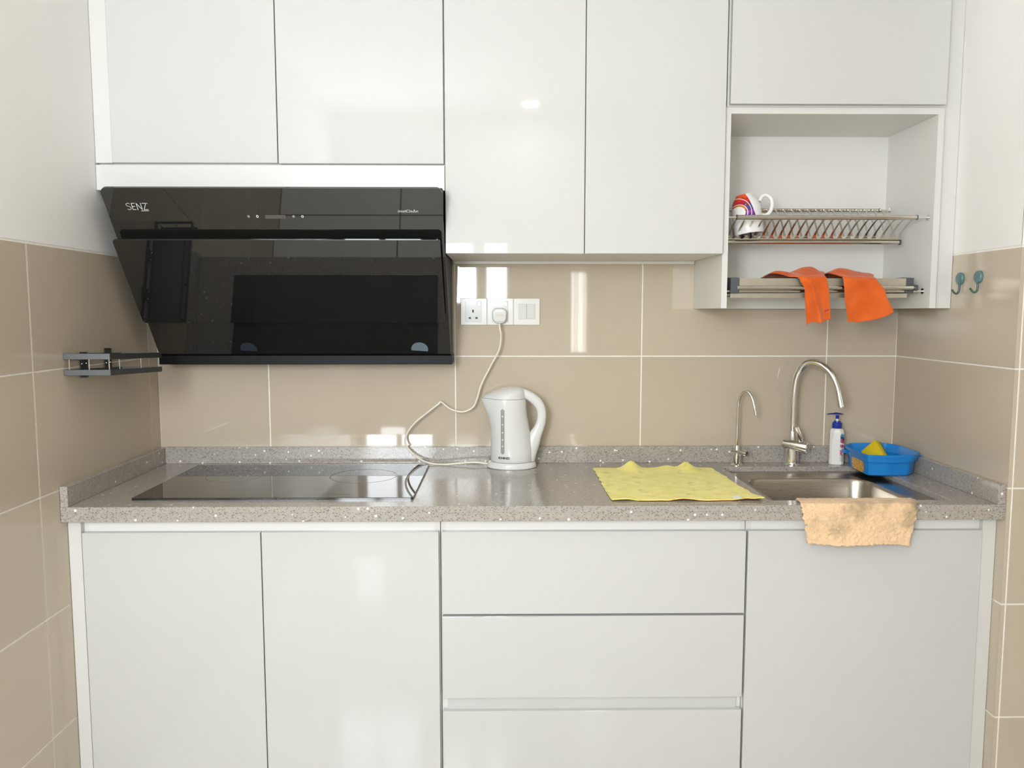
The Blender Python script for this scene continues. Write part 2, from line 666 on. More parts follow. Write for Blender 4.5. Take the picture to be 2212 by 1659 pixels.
# ================================================================== THE SETTING
YE = YW   # the left wall runs to the window wall
wl = struct(box('wall_left', -0.14, -0.0015, YE, 0.14, 0, CEIL, 'grout'))
wb = struct(box('wall_back', -0.0015, W + 0.0015, 0.0015, 0.14, 0, CEIL, 'grout'))
wr = struct(box('wall_right', W + 0.0015, W + 0.14, YR + 0.0015, 0.14, 0, CEIL, 'grout'))
wrr = struct(box('wall_return', W + 0.14, 3.7, YR + 0.0015, YR + 0.14, 0, CEIL, 'grout'))
box('plaster', -0.0014, 0.0, YE, 0.0, ZT + 0.004, CEIL, 'paint', wl)
box('plaster', W, W + 0.0014, YR, 0.0, ZT + 0.004, CEIL, 'paint', wr)
box('plaster', W, 3.7, YR - 0.0005, YR + 0.0014, ZT + 0.004, CEIL, 'paint', wrr)
G = 0.0021
TT = 0.0015   # joint depth in front of the grout bed
rows = [(ZT - TH * (k + 1), ZT - TH * k) for k in range(5)] + [(0.0, ZT - TH * 5)]


def tile(parent, x0, x1, y0, y1, z0, z1):
    c = ((x0 + x1) / 2, (y0 + y1) / 2, (z0 + z1) / 2)
    return box('tile', x0, x1, y0, y1, z0, z1, 'tile' if parent is wb else 'tile_side', parent, bev=0.0005, org=c)


cols = [0.0] + [XG0 + TW * k for k in range(4)] + [W]
for z0, z1 in rows[:3]:
    for a, b in zip(cols, cols[1:]):
        tile(wb, a + (G if a > 0 else 0.001), b - (G if b < W else 0.001), 0.0, TT, z0 + G, z1 - G)
ycols = [0.0] + [YG0 - TW * k for k in range(6)] + [YW]
for z0, z1 in rows:
    for a, b in zip(ycols, ycols[1:]):
        tile(wl, -TT, 0.0, b + G, a - (G if a < 0 else 0.001), z0 + G, z1 - G)
    tile(wr, W, W + TT, YR + 0.0, -0.001, z0 + G, z1 - G)
    for k in range(3):
        x0 = W + 0.0125 + TW * k
        tile(wrr, x0 + G, x0 + TW - G, YR, YR + TT, z0 + G, z1 - G)
    tile(wrr, W, W + 0.0125 - G, YR - 0.0002, YR + TT, z0 + G, z1 - G)

struct(box('floor', -0.14, 3.8, YW - 0.1, 0.14, -0.1, 0.0, 'floor'))
struct(box('ceiling', -0.14, 3.8, YW - 0.1, 0.14, CEIL, CEIL + 0.1, 'ceil'))
struct(box('wall_side_right', 3.7, 3.8, YW, YR + 0.14, 0, CEIL, 'brown_wall'))
# wall with the windows (behind the camera)
WIN = [(0.035, 0.595, 1.19, 2.17), (0.665, 1.165, 1.41, 1.85), (1.605, 1.770, 1.03, 1.70)]
bm = bmesh.new()
xs = 0.0
for a in WIN:
    bbox(bm, xs, a[0], YW - 0.12, YW, 0, CEIL)
    bbox(bm, a[0], a[1], YW - 0.12, YW, 0.52 if a is WIN[0] else 0, a[2])
    bbox(bm, a[0], a[1], YW - 0.12, YW, a[3], CEIL)
    xs = a[1]
for q in ((0.035, 0.15, 0, 0.52), (0.38, 0.595, 0, 0.52), (0.15, 0.38, 0, 0.155)):  # opening for the added low pane
    bbox(bm, q[0], q[1], YW - 0.12, YW, q[2], q[3])
bbox(bm, xs, 3.7, YW - 0.12, YW, 0, CEIL)
struct(obj('wall_front', bm, 'paint'))


def window(name, x0, x1, z0, z1, bars):
    f = bmesh.new()
    t = 0.022
    bbox(f, x0, x1, YW - 0.06, YW + 0.045, z0, z0 + t)
    bbox(f, x0, x1, YW - 0.06, YW + 0.045, z1 - t, z1)
    bbox(f, x0, x0 + t, YW - 0.06, YW + 0.045, z0 + t, z1 - t)
    bbox(f, x1 - t, x1, YW - 0.06, YW + 0.045, z0 + t, z1 - t)
    o = struct(obj(name, f, 'cab_matt', org=((x0 + x1) / 2, YW, z0)))
    for b, w in bars:
        box('mullion', b - w / 2, b + w / 2, YW - 0.04, YW + 0.06, z0 + t, z1 - t, 'cab_matt', o)
    box('pane', x0 + t, x1 - t, YW - 0.055, YW - 0.049, z0 + t, z1 - t, 'glass', o)
    return o


window('window_1', *WIN[0], [(0.315, 0.04)])
window('window_2', *WIN[1], [(0.950, 0.085)])
window('added_low_pane', 0.15, 0.38, 0.155, 0.52, [])  # added low pane, stands in for window light mirrored by the floor
window('window_3', *WIN[2], [(1.655, 0.005), (1.675, 0.005), (1.725, 0.006)])

# recessed ceiling downlights
DOWN = (0.9, 5.0)
for i, (x, y, lab) in enumerate(((1.283, -1.42, 'round white recessed ceiling downlight above the kitchen floor close to the worktop'),
                                 (1.283, -3.13, 'round white recessed ceiling downlight near the window wall behind the camera'))):
    t = thing('ceiling_downlight', (x, y, CEIL), lab, 'ceiling light', 'recessed ceiling downlights')
    bm = bmesh.new()
    lathe(bm, [(0.050, -0.002), (0.062, -0.006), (0.066, -0.001), (0.066, 0.0)], (x, y, CEIL), 32, cap0=False)
    obj('trim_ring', bm, 'white_plastic', t, smooth=30)
    bm = bmesh.new()
    lathe(bm, [(0.051, -0.0045), (0.051, -0.001)], (x, y, CEIL), 32)
    obj('diffuser', bm, 'lamp', t)
    ld = bpy.data.lights.new('downlight_lamp', 'AREA')
    ld.shape = 'DISK'
    ld.size = 0.095
    ld.energy = DOWN[i]
    ld.color = (1.0, 0.95, 0.87)
    lo = bpy.data.objects.new('downlight_lamp', ld)
    COL.objects.link(lo)
    lo.parent = t
    lo.location = (0, 0, -0.0065)

# ================================================================== BASE CABINETS
YD = -0.56      # door fronts
YB = -0.5405    # carcass front


def base_unit(x0, x1, label, e0=0.0, e1=0.0, hollow=False):
    t = thing('base_cabinet', ((x0 + x1) / 2, -0.3, 0.0), label, 'cabinet', 'white base cabinets under the worktop')
    bx0, bx1 = x0 + (e0 if e0 else 0.0009), x1 - (e1 if e1 else 0.0009)
    if hollow:
        bm = bmesh.new()
        for q in ((bx0, bx1, YB, -0.02, 0.10, 0.118), (bx0, bx0 + 0.016, YB, -0.02, 0.118, 0.8365), (bx1 - 0.016, bx1, YB, -0.02, 0.118, 0.8365),
                  (bx0 + 0.016, bx1 - 0.016, -0.036, -0.02, 0.118, 0.8365), (bx0 + 0.016, bx1 - 0.016, YB, YB + 0.006, 0.74, 0.8365)):
            bbox(bm, *q)
        obj('carcass', bm, 'cab_matt', t)
    else:
        box('carcass', bx0, bx1, YB, -0.02, 0.10, 0.8365, 'cab_matt', t, bev=0.0006)
    box('top_rail', bx0 + 0.0125, bx1 - 0.0125, YB - 0.0012, YB, 0.795, 0.836, 'rail', t)
    box('toe_kick', bx0, bx1, -0.49, -0.475, 0.0, 0.10, 'cab_matt', t)
    if e0:
        box('end_panel', x0 + 0.001, x0 + e0, YD + 0.002, -0.02, 0.0, 0.8365, 'cab_front', t, bev=0.0006)
    if e1:
        box('end_panel', x1 - e1, x1 - 0.001, YD + 0.004, -0.02, 0.0, 0.8365, 'cab_front', t, bev=0.0006)
    return t


def door(name, t, x0, x1, z0, z1, yf=YD, th=0.0185):
    return box(name, x0, x1, yf, yf + th, z0, z1, 'cab', t, bev=0.0012, seg=2)


ZD = 0.8034
t = base_unit(0.0, 0.9497, 'white gloss two-door base cabinet under the black cooktop', e0=0.0335)
door('door', t, 0.0356, 0.4898, 0.112, ZD)
door('door', t, 0.4925, 0.9458, 0.112, ZD)
t = base_unit(0.9497, 1.7415, 'white gloss base cabinet with three wide stacked drawer fronts')
door('drawer_front', t, 0.9537, 1.7385, 0.5850, ZD)
door('drawer_front', t, 0.9537, 1.7385, 0.3579, 0.5788)
door('drawer_front', t, 0.9537, 1.7385, 0.112, 0.3224)
box('drawer_rail', 0.965, 1.727, YB - 0.006, YB, 0.318, 0.366, 'cab', t)
t = base_unit(1.7415, W, 'white gloss single-door base cabinet under the sink', e1=0.036, hollow=True)
door('door', t, 1.7442, 2.3515, 0.112, ZD)

# ================================================================== WORKTOP
YF = -0.587
SX0, SX1, SY0, SY1 = 1.806, 2.279, -0.533, -0.0905     # sink cut-out
wt = thing('worktop', (W / 2, -0.3, ZC), 'long grey speckled quartz worktop with a thick front edge', 'worktop')
bm = bmesh.new()
ZL = 0.8615
outer = [(0.001, YF), (W - 0.0005, YF), (W - 0.0005, -0.001), (0.001, -0.001)]
hole = [(SX0, SY0), (SX1, SY0), (SX1, SY1), (SX0, SY1)]
for z, flip in ((ZC, False), (ZL, True)):
    o_ = [bm.verts.new((x, y, z)) for x, y in outer]
    h_ = [bm.verts.new((x, y, z)) for x, y in hole]
    for k in range(4):
        q = (o_[k], o_[(k + 1) % 4], h_[(k + 1) % 4], h_[k])
        bm.faces.new(q[::-1] if flip else q)
    if not flip:
        top_o, top_h = o_, h_
for k in range(4):
    bm.faces.new((top_o[(k + 1) % 4], top_o[k], o_[k], o_[(k + 1) % 4]))
    bm.faces.new((top_h[k], top_h[(k + 1) % 4], h_[(k + 1) % 4], h_[k]))
bmesh.ops.recalc_face_normals(bm, faces=bm.faces)
es = [e for e in bm.edges if all(abs(v.co.z - ZC) < 1e-6 for v in e.verts) and
      (all(abs(v.co.y - YF) < 1e-6 for v in e.verts) or all(v in top_h for v in e.verts))]
bmesh.ops.bevel(bm, geom=es, offset=0.0015, segments=2, profile=0.5, affect='EDGES')
obj('slab', bm, 'quartz', wt)
box('front_edge', 0.001, W - 0.0005, YF, -0.562, 0.8383, ZL, 'quartz', wt, bev=0.0008)
box('upstand', 0.0205, W - 0.0205, -0.0205, -0.001, ZC, 0.930, 'quartz', wt, bev=0.001)
box('upstand', 0.001, 0.020, YF, -0.001, ZC, 0.929, 'quartz', wt, bev=0.001)
box('upstand', W - 0.020, W - 0.0005, YF, -0.001, ZC, 0.929, 'quartz', wt, bev=0.001)

# ================================================================== WALL CABINETS
YU = -0.335
UT = 2.64
grp = 'white gloss wall cabinets'
t = thing('wall_cabinet', (0.475, -0.17, 1.70), 'white gloss two-door wall cabinet above the black cooker hood', 'cabinet', grp)
box('carcass', 0.002, 0.9515, YU + 0.0205, -0.001, 1.745, UT, 'cab_matt', t)
door('door', t, 0.0470, 0.4962, 1.7712, UT, YU)
door('door', t, 0.4990, 0.9498, 1.7698, UT, YU)
box('filler_strip', 0.001, 0.0462, YU + 0.002, YU + 0.0195, 1.7705, UT, 'cab_front', t, bev=0.0006)
box('valance', 0.001, 0.9520, YU + 0.0005, YU + 0.0195, 1.6975, 1.7655, 'cab_front', t, bev=0.0008)
t = thing('wall_cabinet', (1.338, -0.17, 1.526), 'tall white gloss two-door wall cabinet above the power sockets', 'cabinet', grp)
box('carcass', 0.9535, 1.7245, YU + 0.0205, -0.001, 1.5275, UT, 'cab_matt', t)
door('door', t, 0.9535, 1.3367, 1.5268, UT, YU)
door('door', t, 1.3392, 1.7226, 1.5268, UT, YU)
box('wall_bead', 0.9545, 1.7240, -0.009, -0.001, 1.5185, 1.5270, 'cab_matt', t)
t = thing('wall_cabinet', (2.03, -0.17, 1.93), 'white gloss single-door wall cabinet above the open dish rack niche', 'cabinet', grp)
box('carcass', 1.7305, 2.3335, YU + 0.0205, -0.001, 1.9290, UT, 'cab_matt', t)
door('door', t, 1.7345, 2.3290, 1.9320, UT, YU)
NX0, NX1, NY = 1.742, 2.317, -0.317
t = thing('open_wall_unit', (2.03, -0.17, 1.376), 'white open wall niche with side panels holding the dish racks', 'cabinet')
box('side_panel', 1.7262, NX0, NY, -0.001, 1.376, 1.9275, 'cab_matt', t, bev=0.0006)
box('side_panel', NX1, 2.3342, NY, -0.001, 1.376, 1.9275, 'cab_matt', t, bev=0.0006)
box('top_panel', NX0, NX1, NY, -0.001, 1.9100, 1.9275, 'cab_matt', t, bev=0.0006)
for q in ((1.7262, NX0, 1.376, 1.9275), (NX1, 2.3342, 1.376, 1.9275), (NX0, NX1, 1.9100, 1.9275)):  # added darker strips tone down the light on the panel edges
    box('dulled_edge_band', q[0], q[1], NY - 0.0008, NY, q[2], q[3], 'cab_front', t)
box('back_panel', NX0, NX1, -0.037, -0.033, 1.376, 1.9100, 'cab_matt', t)
t = box('filler_panel', 2.3347, W - 0.001, -0.297, -0.279, 1.3760, UT, 'cab_front', bev=0.0006, org=(2.362, -0.288, 1.376))
tag(t, 'narrow white vertical filler panel between the open niche and the right wall', 'panel')

# ================================================================== COOKER HOOD
HX0, HX1 = 0.0505, 0.9505
K = 0.7018                       # run of the slanted face per metre of height


def hy(z):
    return -0.42 + K * (1.688 - z)


t = thing('cooker_hood', (0.5, -0.1, 1.204), 'slanted black glass cooker hood on the wall over the cooktop', 'cooker hood')
bm = bmesh.new()
prism(bm, [(-0.002, 1.232), (hy(1.236) + 0.012, 1.232), (hy(1.690) + 0.012, 1.690), (hy(1.690) + 0.03, 1.6955), (-0.002, 1.6955)], 'x', HX0 + 0.002, HX1 - 0.001)
obj('body', bm, 'black_metal', t)
ez = Vector((0, -K, 1)).normalized()          # up along the slanted face
nn = Vector((0, -1, -K)).normalized()         # out of the face
Lg = math.hypot(1, K)


def slab_on_face(name, x0, x1, za, zb, off_a, off_b, th, rad_t, rad_b, mat):
    """a glass sheet lying on the slanted face, its lower and upper edge lifted by off_a / off_b"""
    A = Vector((0, hy(za), za)) + nn * off_a
    B = Vector((0, hy(zb), zb)) + nn * off_b
    up = (B - A).normalized()
    n2 = Vector((0, -up.z, up.y))
    L = (B - A).length
    pts = []
    for cx, cy, r, a0 in ((x1 - rad_b, rad_b, rad_b, 270), (x1 - rad_t, L - rad_t, rad_t, 0), (x0 + rad_t, L - rad_t, rad_t, 90), (x0 + rad_b, rad_b, rad_b, 180)):
        for k in range(7):
            a = R(a0 + 15 * k)
            pts.append((cx + r * math.cos(a), cy + r * math.sin(a)))
    b = bmesh.new()
    F = [b.verts.new(Vector((x, 0, 0)) + A + up * y) for x, y in pts]
    Bk = [b.verts.new(Vector((x, 0, 0)) + A + up * y - n2 * th) for x, y in pts]
    ff = b.faces.new(F)
    b.faces.new(Bk[::-1])
    for k in range(len(F)):
        b.faces.new((F[k], Bk[k], Bk[(k + 1) % len(F)], F[(k + 1) % len(F)]))
    bmesh.ops.recalc_face_normals(b, faces=b.faces)
    bmesh.ops.bevel(b, geom=[e for e in ff.edges], offset=0.0008, segments=1, affect='EDGES')
    return obj(name, b, mat, t), A, up


slab_on_face('main_panel', HX0, HX1, 1.236, 1.690, 0.0, 0.0, 0.008, 0.016, 0.004, 'hood_glass')
fp, fA, fup = slab_on_face('front_flap', HX0 + 0.0005, HX1 - 0.0095, 1.3465, 1.5775, 0.024, 0.030, 0.006, 0.010, 0.010, 'hood_glass')
box('bottom_lip', HX0, HX1 + 0.003, -0.105, -0.002, 1.204, 1.2318, 'black_metal', t, bev=0.001)
# lamp lenses in the lower slanted part
for x in (0.3305, 0.855):
    bm = bmesh.new()
    o_ = Vector((x, hy(1.252), 1.252)) + nn * 0.0006
    vs = [bm.verts.new(o_ + Vector((1, 0, 0)) * 0.026 * math.cos(a) + ez * 0.026 * math.sin(a) * 1.0) for a in [R(15 * k - 20) for k in range(15)]]
    bm.faces.new(vs)
    obj('lamp_lens', bm, 'lens_off' if x > 0.5 else 'lens_dark', t)


def on_face(b, x, z, sc=1.0):
    return place(b, Vector((x, hy(z), z)) + nn * 0.0007, (sc, 0, 0), ez * sc)


def strokes(lines, w):
    b = bmesh.new()
    for ln in lines:
        for p, q in zip(ln, ln[1:]):
            p, q = Vector((p[0], p[1], 0)), Vector((q[0], q[1], 0))
            d = (q - p).normalized() * w / 2
            s = Vector((-d.y, d.x, 0))
            b.faces.new([b.verts.new(v) for v in (p - d - s, q + d - s, q + d + s, p - d + s)])
    return b


Sarc = [(0.72 + 0.0, 0.80)] + [(0.40 + 0.36 * math.cos(R(a)), 0.745 + 0.225 * math.sin(R(a))) for a in range(40, 271, 23)] + \
       [(0.40 + 0.36 * math.cos(R(a)), 0.26 + 0.245 * math.sin(R(a))) for a in range(80, -141, -22)]
senz = [[(x * 0.86, y) for x, y in Sarc[1:]],
        [(1.34, 0.97), (0.88, 0.97), (0.88, 0.03), (1.34, 0.03)], [(0.98, 0.5), (1.28, 0.5)],
        [(1.62, 0.0), (1.62, 0.97), (2.28, 0.03), (2.28, 1.0)],
        [(2.52, 0.97), (3.08, 0.97), (2.56, 0.03), (3.16, 0.03)], [(3.24, 0.97), (3.30, 0.93)],
        [(2.10, -0.16), (3.20, -0.16)]]
obj('lettering', on_face(strokes([[(x * 0.0175, y * 0.0195) for x, y in l] for l in senz], 0.0015), 0.1065, 1.6384), 'print_white', t)
obj('lettering', on_face(text_bm('intelCle\u0394n', 0.011, 0.054), 0.8296, 1.6330), 'print_white', t)
for x, kind in ((0.4255, 1), (0.4492, 2), (0.5466, 1), (0.5706, 3)):
    b = bmesh.new()
    ns = 12
    for ring in (0,):
        vo, vi = [], []
        for k in range(ns):
            a = 2 * math.pi * k / ns
            ro = 0.0036 * (1.0 if kind != 1 or k % 2 == 0 else 0.72)
            vo.append(b.verts.new((ro * math.cos(a), ro * math.sin(a) * (1.15 if kind == 2 else 1), 0)))
            vi.append(b.verts.new((0.0019 * math.cos(a), 0.0019 * math.sin(a), 0)))
        for k in range(ns):
            b.faces.new((vo[k], vo[(k + 1) % ns], vi[(k + 1) % ns], vi[k]))
    obj('touch_button', on_face(b, x, 1.6225), 'print_white', t)
b = bmesh.new()
b.faces.new([b.verts.new(c) for c in ((0, 0, 0), (0.0555, 0, 0), (0.0555, 0.0115, 0), (0, 0.0115, 0))])
obj('display', on_face(b, 0.4700, 1.6170), 'display', t)

# ================================================================== COOKTOP
t = thing('induction_cooktop', (0.51, -0.293, ZC), 'flat black glass cooktop let into the grey worktop', 'cooktop')
bm = bmesh.new()
CX0, CX1, CY0, CY1 = 0.1437, 0.8765, -0.516, -0.0705
prism(bm, rrect((CX0 + CX1) / 2, (CY0 + CY1) / 2, CX1 - CX0, CY1 - CY0, 0.006, 4), 'z', ZC, ZC + 0.006)
bmesh.ops.bevel(bm, geom=[e for e in bm.edges if all(abs(v.co.z - ZC - 0.006) < 1e-6 for v in e.verts)], offset=0.001, segments=1, affect='EDGES')
obj('glass_top', bm, 'hob_glass', t)


def ring(cx, cy, z, r, w, n=48):
    b = bmesh.new()
    a_ = [(math.cos(2 * math.pi * k / n), math.sin(2 * math.pi * k / n)) for k in range(n)]
    o_ = [b.verts.new((cx + r * c, cy + r * s, z)) for c, s in a_]
    i_ = [b.verts.new((cx + (r - w) * c, cy + (r - w) * s, z)) for c, s in a_]
    for k in range(n):
        b.faces.new((o_[k], o_[(k + 1) % n], i_[(k + 1) % n], i_[k]))
    return b


obj('cooking_zone_ring', ring(0.700, -0.245, ZC + 0.0062, 0.098, 0.0020), 'print_grey', t)
obj('cooking_zone_ring', ring(0.320, -0.245, ZC + 0.0062, 0.080, 0.0008), 'print_black', t)
b = bmesh.new()
for k in range(14):
    x = 0.645 + k * 0.0045
    b.faces.new([b.verts.new((x + dx, -0.478 + dy, ZC + 0.0062)) for dx, dy in ((0, 0), (0.003, 0), (0.003, 0.004), (0, 0.004))])
obj('touch_controls', b, 'print_grey', t)

# ================================================================== SINK
t = thing('kitchen_sink', (2.03, -0.33, 0.68), 'rectangular brushed steel sink set under the grey worktop', 'sink')
BX0, BX1, BY0, BY1 = 1.836, 2.214, -0.531, -0.192
ZS = 0.8612
rings = []
prof = [(0.0, ZS, 0.052), (0.004, ZS - 0.002, 0.050), (0.007, ZS - 0.010, 0.048), (0.012, ZS - 0.12, 0.046), (0.022, ZS - 0.165, 0.05), (0.05, ZS - 0.182, 0.05), (0.10, ZS - 0.185, 0.05)]
bm = bmesh.new()
R_ = []
for ins, z, rad in prof:
    pts = rrect((BX0 + BX1) / 2, (BY0 + BY1) / 2, BX1 - BX0 - 2 * ins, BY1 - BY0 - 2 * ins, rad, 8)
    R_.append([(x, y, z) for x, y in pts])
loft(bm, R_, cap0=False, cap1=True)
# flange around the bowl
fl = rrect((BX0 + BX1) / 2, (BY0 + BY1) / 2, BX1 - BX0, BY1 - BY0, 0.052, 8)
out = []
FX0, FX1, FY0, FY1 = SX0 - 0.012, SX1 + 0.012, -0.545, SY1 + 0.012
for x, y in fl:
    cx, cy = (BX0 + BX1) / 2, (BY0 + BY1) / 2
    dx, dy = x - cx, y - cy
    ax = abs(dx) / ((BX1 - BX0) / 2)
    ay = abs(dy) / ((BY1 - BY0) / 2)
    ox = FX1 if dx > 0 else FX0
    oy = FY1 if dy > 0 else FY0
    if ax >= ay:
        out.append((ox, lerp(cy, oy, min(1, ay / ax)), ZS))
    else:
        out.append((lerp(cx, ox, min(1, ax / ay)), oy, ZS))
va = [bm.verts.new((x, y, ZS)) for x, y in fl]
vb = [bm.verts.new(p) for p in out]
for k in range(len(va)):
    bm.faces.new((vb[k], vb[(k + 1) % len(va)], va[(k + 1) % len(va)], va[k]))
bmesh.ops.remove_doubles(bm, verts=bm.verts, dist=0.0001)
bmesh.ops.recalc_face_normals(bm, faces=bm.faces)
o = obj('bowl', bm, 'steel', t, smooth=50)
bm = bmesh.new()
lathe(bm, [(0.045, 0.0), (0.045, 0.003), (0.036, 0.003), (0.03, -0.001), (0.005, -0.001)], (2.03, -0.36, 0.6765), 24)
obj('drain', bm, 'chrome', t, smooth=40)


# ================================================================== FAUCETS
def vcyl(bm, x, y, z0, z1, r0, r1=None, seg=28):
    lathe(bm, [(r0, z0), (r0 if r1 is None else r1, z1)], (x, y, 0), seg)


fx, fy = 2.0372, -0.062
t = thing('kitchen_faucet', (fx, fy, ZC), 'tall chrome gooseneck kitchen faucet with a side lever behind the sink', 'faucet')
bm = bmesh.new()
lathe(bm, [(0.0265, 0.0), (0.0265, 0.003), (0.0215, 0.006), (0.0205, 0.012), (0.0205, 0.072), (0.0195, 0.078), (0.0145, 0.082), (0.0140, 0.106), (0.0128, 0.110), (0.0120, 0.1105)], (fx, fy, ZC), 32)
obj('body', bm, 'chrome', t, smooth=35)
zb = ZC + 0.109
pts = [(fx, fy, zb), (fx, fy, zb + 0.06), (fx + 0.0005, fy - 0.001, 1.10), (fx + 0.004, fy - 0.005, 1.152), (fx + 0.016, fy - 0.014, 1.190), (fx + 0.036, fy - 0.030, 1.2085),
       (fx + 0.060, fy - 0.052, 1.203), (fx + 0.083, fy - 0.074, 1.178), (fx + 0.0975, fy - 0.090, 1.140), (fx + 0.1045, fy - 0.098, 1.100), (fx + 0.107, fy - 0.101, 1.0835)]
bm = bmesh.new()
sp = spline(pts, 7)
tube(bm, sp, 0.0112, 20)
obj('gooseneck', bm, 'chrome', t, smooth=40)
bm = bmesh.new()
e1 = Vector(pts[-1])
d1 = (Vector(pts[-1]) - Vector(pts[-2])).normalized()
tube(bm, [e1 - d1 * 0.012, e1 - d1 * 0.0115, e1 + d1 * 0.008], [0.0113, 0.0118, 0.0118], 20)
obj('aerator', bm, 'chrome', t, smooth=40)
# side valve: a short cylinder pointing right and forward, with a flat lever
va0 = Vector((fx - 0.024, fy + 0.012, ZC + 0.069))
va1 = Vector((fx + 0.034, fy - 0.040, ZC + 0.062))
bm = bmesh.new()
tube(bm, [va0, va0 + (va1 - va0) * 0.03, va0 + (va1 - va0) * 0.97, va1], [0.0135, 0.0160, 0.0195, 0.0185], 24)
obj('valve', bm, 'chrome', t, smooth=35)
bm = bmesh.new()
dv = (va1 - va0).normalized()
tube(bm, [va1 - dv * 0.001, va1 + dv * 0.0012], [0.0125, 0.0115], 20)
obj('valve_cap', bm, 'steel', t)
bm = bmesh.new()
lv = [(fx + 0.0225, fy - 0.026, ZC + 0.070), (fx + 0.0170, fy - 0.030, ZC + 0.088), (fx + 0.0085, fy - 0.030, ZC + 0.110), (fx + 0.0025, fy - 0.028, ZC + 0.126)]
tube(bm, spline(lv, 5), [0.0040 - 0.00005 * i for i in range(16)], 14, sx=2.3)
obj('lever', bm, 'chrome', t, smooth=45)

gx, gy = 1.8600, -0.062
t = thing('filter_tap', (gx, gy, ZC), 'small slim chrome filter tap with a hooked spout beside the tall faucet', 'faucet')
bm = bmesh.new()
lathe(bm, [(0.0195, 0.0), (0.0195, 0.002), (0.0150, 0.007), (0.0145, 0.014), (0.0145, 0.034), (0.0085, 0.036), (0.0085, 0.062), (0.0072, 0.064), (0.0065, 0.0642)], (gx, gy, ZC), 28)
obj('body', bm, 'chrome', t, smooth=35)
pts = [(gx - 0.0005, gy, ZC + 0.062), (gx - 0.0005, gy, 1.02), (gx + 0.001, gy, 1.075), (gx + 0.0075, gy - 0.007, 1.105), (gx + 0.0195, gy - 0.018, 1.1165), (gx + 0.032, gy - 0.030, 1.1015), (gx + 0.0400, gy - 0.037, 1.070), (gx + 0.0435, gy - 0.040, 1.047)]
bm = bmesh.new()
tube(bm, spline(pts, 7), 0.0042, 14)
obj('spout', bm, 'chrome', t, smooth=40)
bm = bmesh.new()
e1 = Vector(pts[-1])
tube(bm, [e1 + Vector((-0.0012, 0.001, 0.010)), e1 + Vector((0.0004, -0.0004, -0.004))], 0.0056, 16)
obj('spout_tip', bm, 'chrome', t, smooth=40)
bm = bmesh.new()
ka, kb = Vector((gx - 0.014, gy + 0.006, ZC + 0.047)), Vector((gx + 0.0225, gy - 0.030, ZC + 0.042))
tube(bm, [ka, lerp(ka, kb, 0.75), lerp(ka, kb, 0.76), kb], [0.004, 0.0058, 0.0085, 0.0085], 18)
obj('lever', bm, 'chrome', t, smooth=35)

# ================================================================== KETTLE
kx, ky = 1.137, -0.080
t = thing('electric_kettle', (kx, ky, 0.897), 'white plastic electric kettle with a loop handle standing on its base', 'kettle')


def ell(cx, cy, rx, ry, z, n=40, spout=0.0):
    """superellipse ring; spout pulls the left end to a point"""
    r = []
    for k in range(n):
        a = 2 * math.pi * k / n
        c, s = math.cos(a), math.sin(a)
        x = cx + rx * c
        y = cy + ry * s
        if c < 0 and spout:
            pull = (-c) ** 6 * spout
            x -= pull
            y = cy + ry * s * (1 - 0.35 * (-c) ** 3 * min(1, spout / 0.02))
        r.append((x, y, z + (0.0 if not spout else (-c if c < 0 else 0) ** 6 * spout * 0.10)))
    return r


bm = bmesh.new()
prof = [(0.0, 0.0665, 0.0560, 0.0015, 0.0), (0.004, 0.0690, 0.0580, 0.0015, 0.0), (0.03, 0.0675, 0.0575, 0.0005, 0.0), (0.07, 0.0640, 0.0560, -0.003, 0.0), (0.11, 0.0620, 0.0550, -0.008, 0.0),
        (0.14, 0.0612, 0.0545, -0.0125, 0.003), (0.165, 0.0612, 0.0540, -0.0155, 0.010), (0.185, 0.0612, 0.0530, -0.0165, 0.017), (0.197, 0.0600, 0.0520, -0.0165, 0.0225)]
loft(bm, [ell(kx + 0.003 + dx, ky, rx, ry, 0.898 + z, 44, sp_) for z, rx, ry, dx, sp_ in prof])
bmesh.ops.recalc_face_normals(bm, faces=bm.faces)
body = obj('body', bm, 'white_plastic', t, smooth=60)
bm = bmesh.new()
prof = [(0.197, 0.0592, 0.0515, -0.0165, 0.017), (0.2035, 0.0575, 0.0500, -0.0155, 0.012), (0.214, 0.052, 0.046, -0.010, 0.004), (0.223, 0.043, 0.037, -0.004, 0.0), (0.2295, 0.029, 0.024, 0.001, 0), (0.2325, 0.010, 0.008, 0.004, 0)]
loft(bm, [ell(kx + 0.003 + dx, ky, rx, ry, 0.899 + z, 44, sp_) for z, rx, ry, dx, sp_ in prof])
bmesh.ops.recalc_face_normals(bm, faces=bm.faces)
obj('lid', bm, 'white_plastic', t, smooth=50)
bm = bmesh.new()
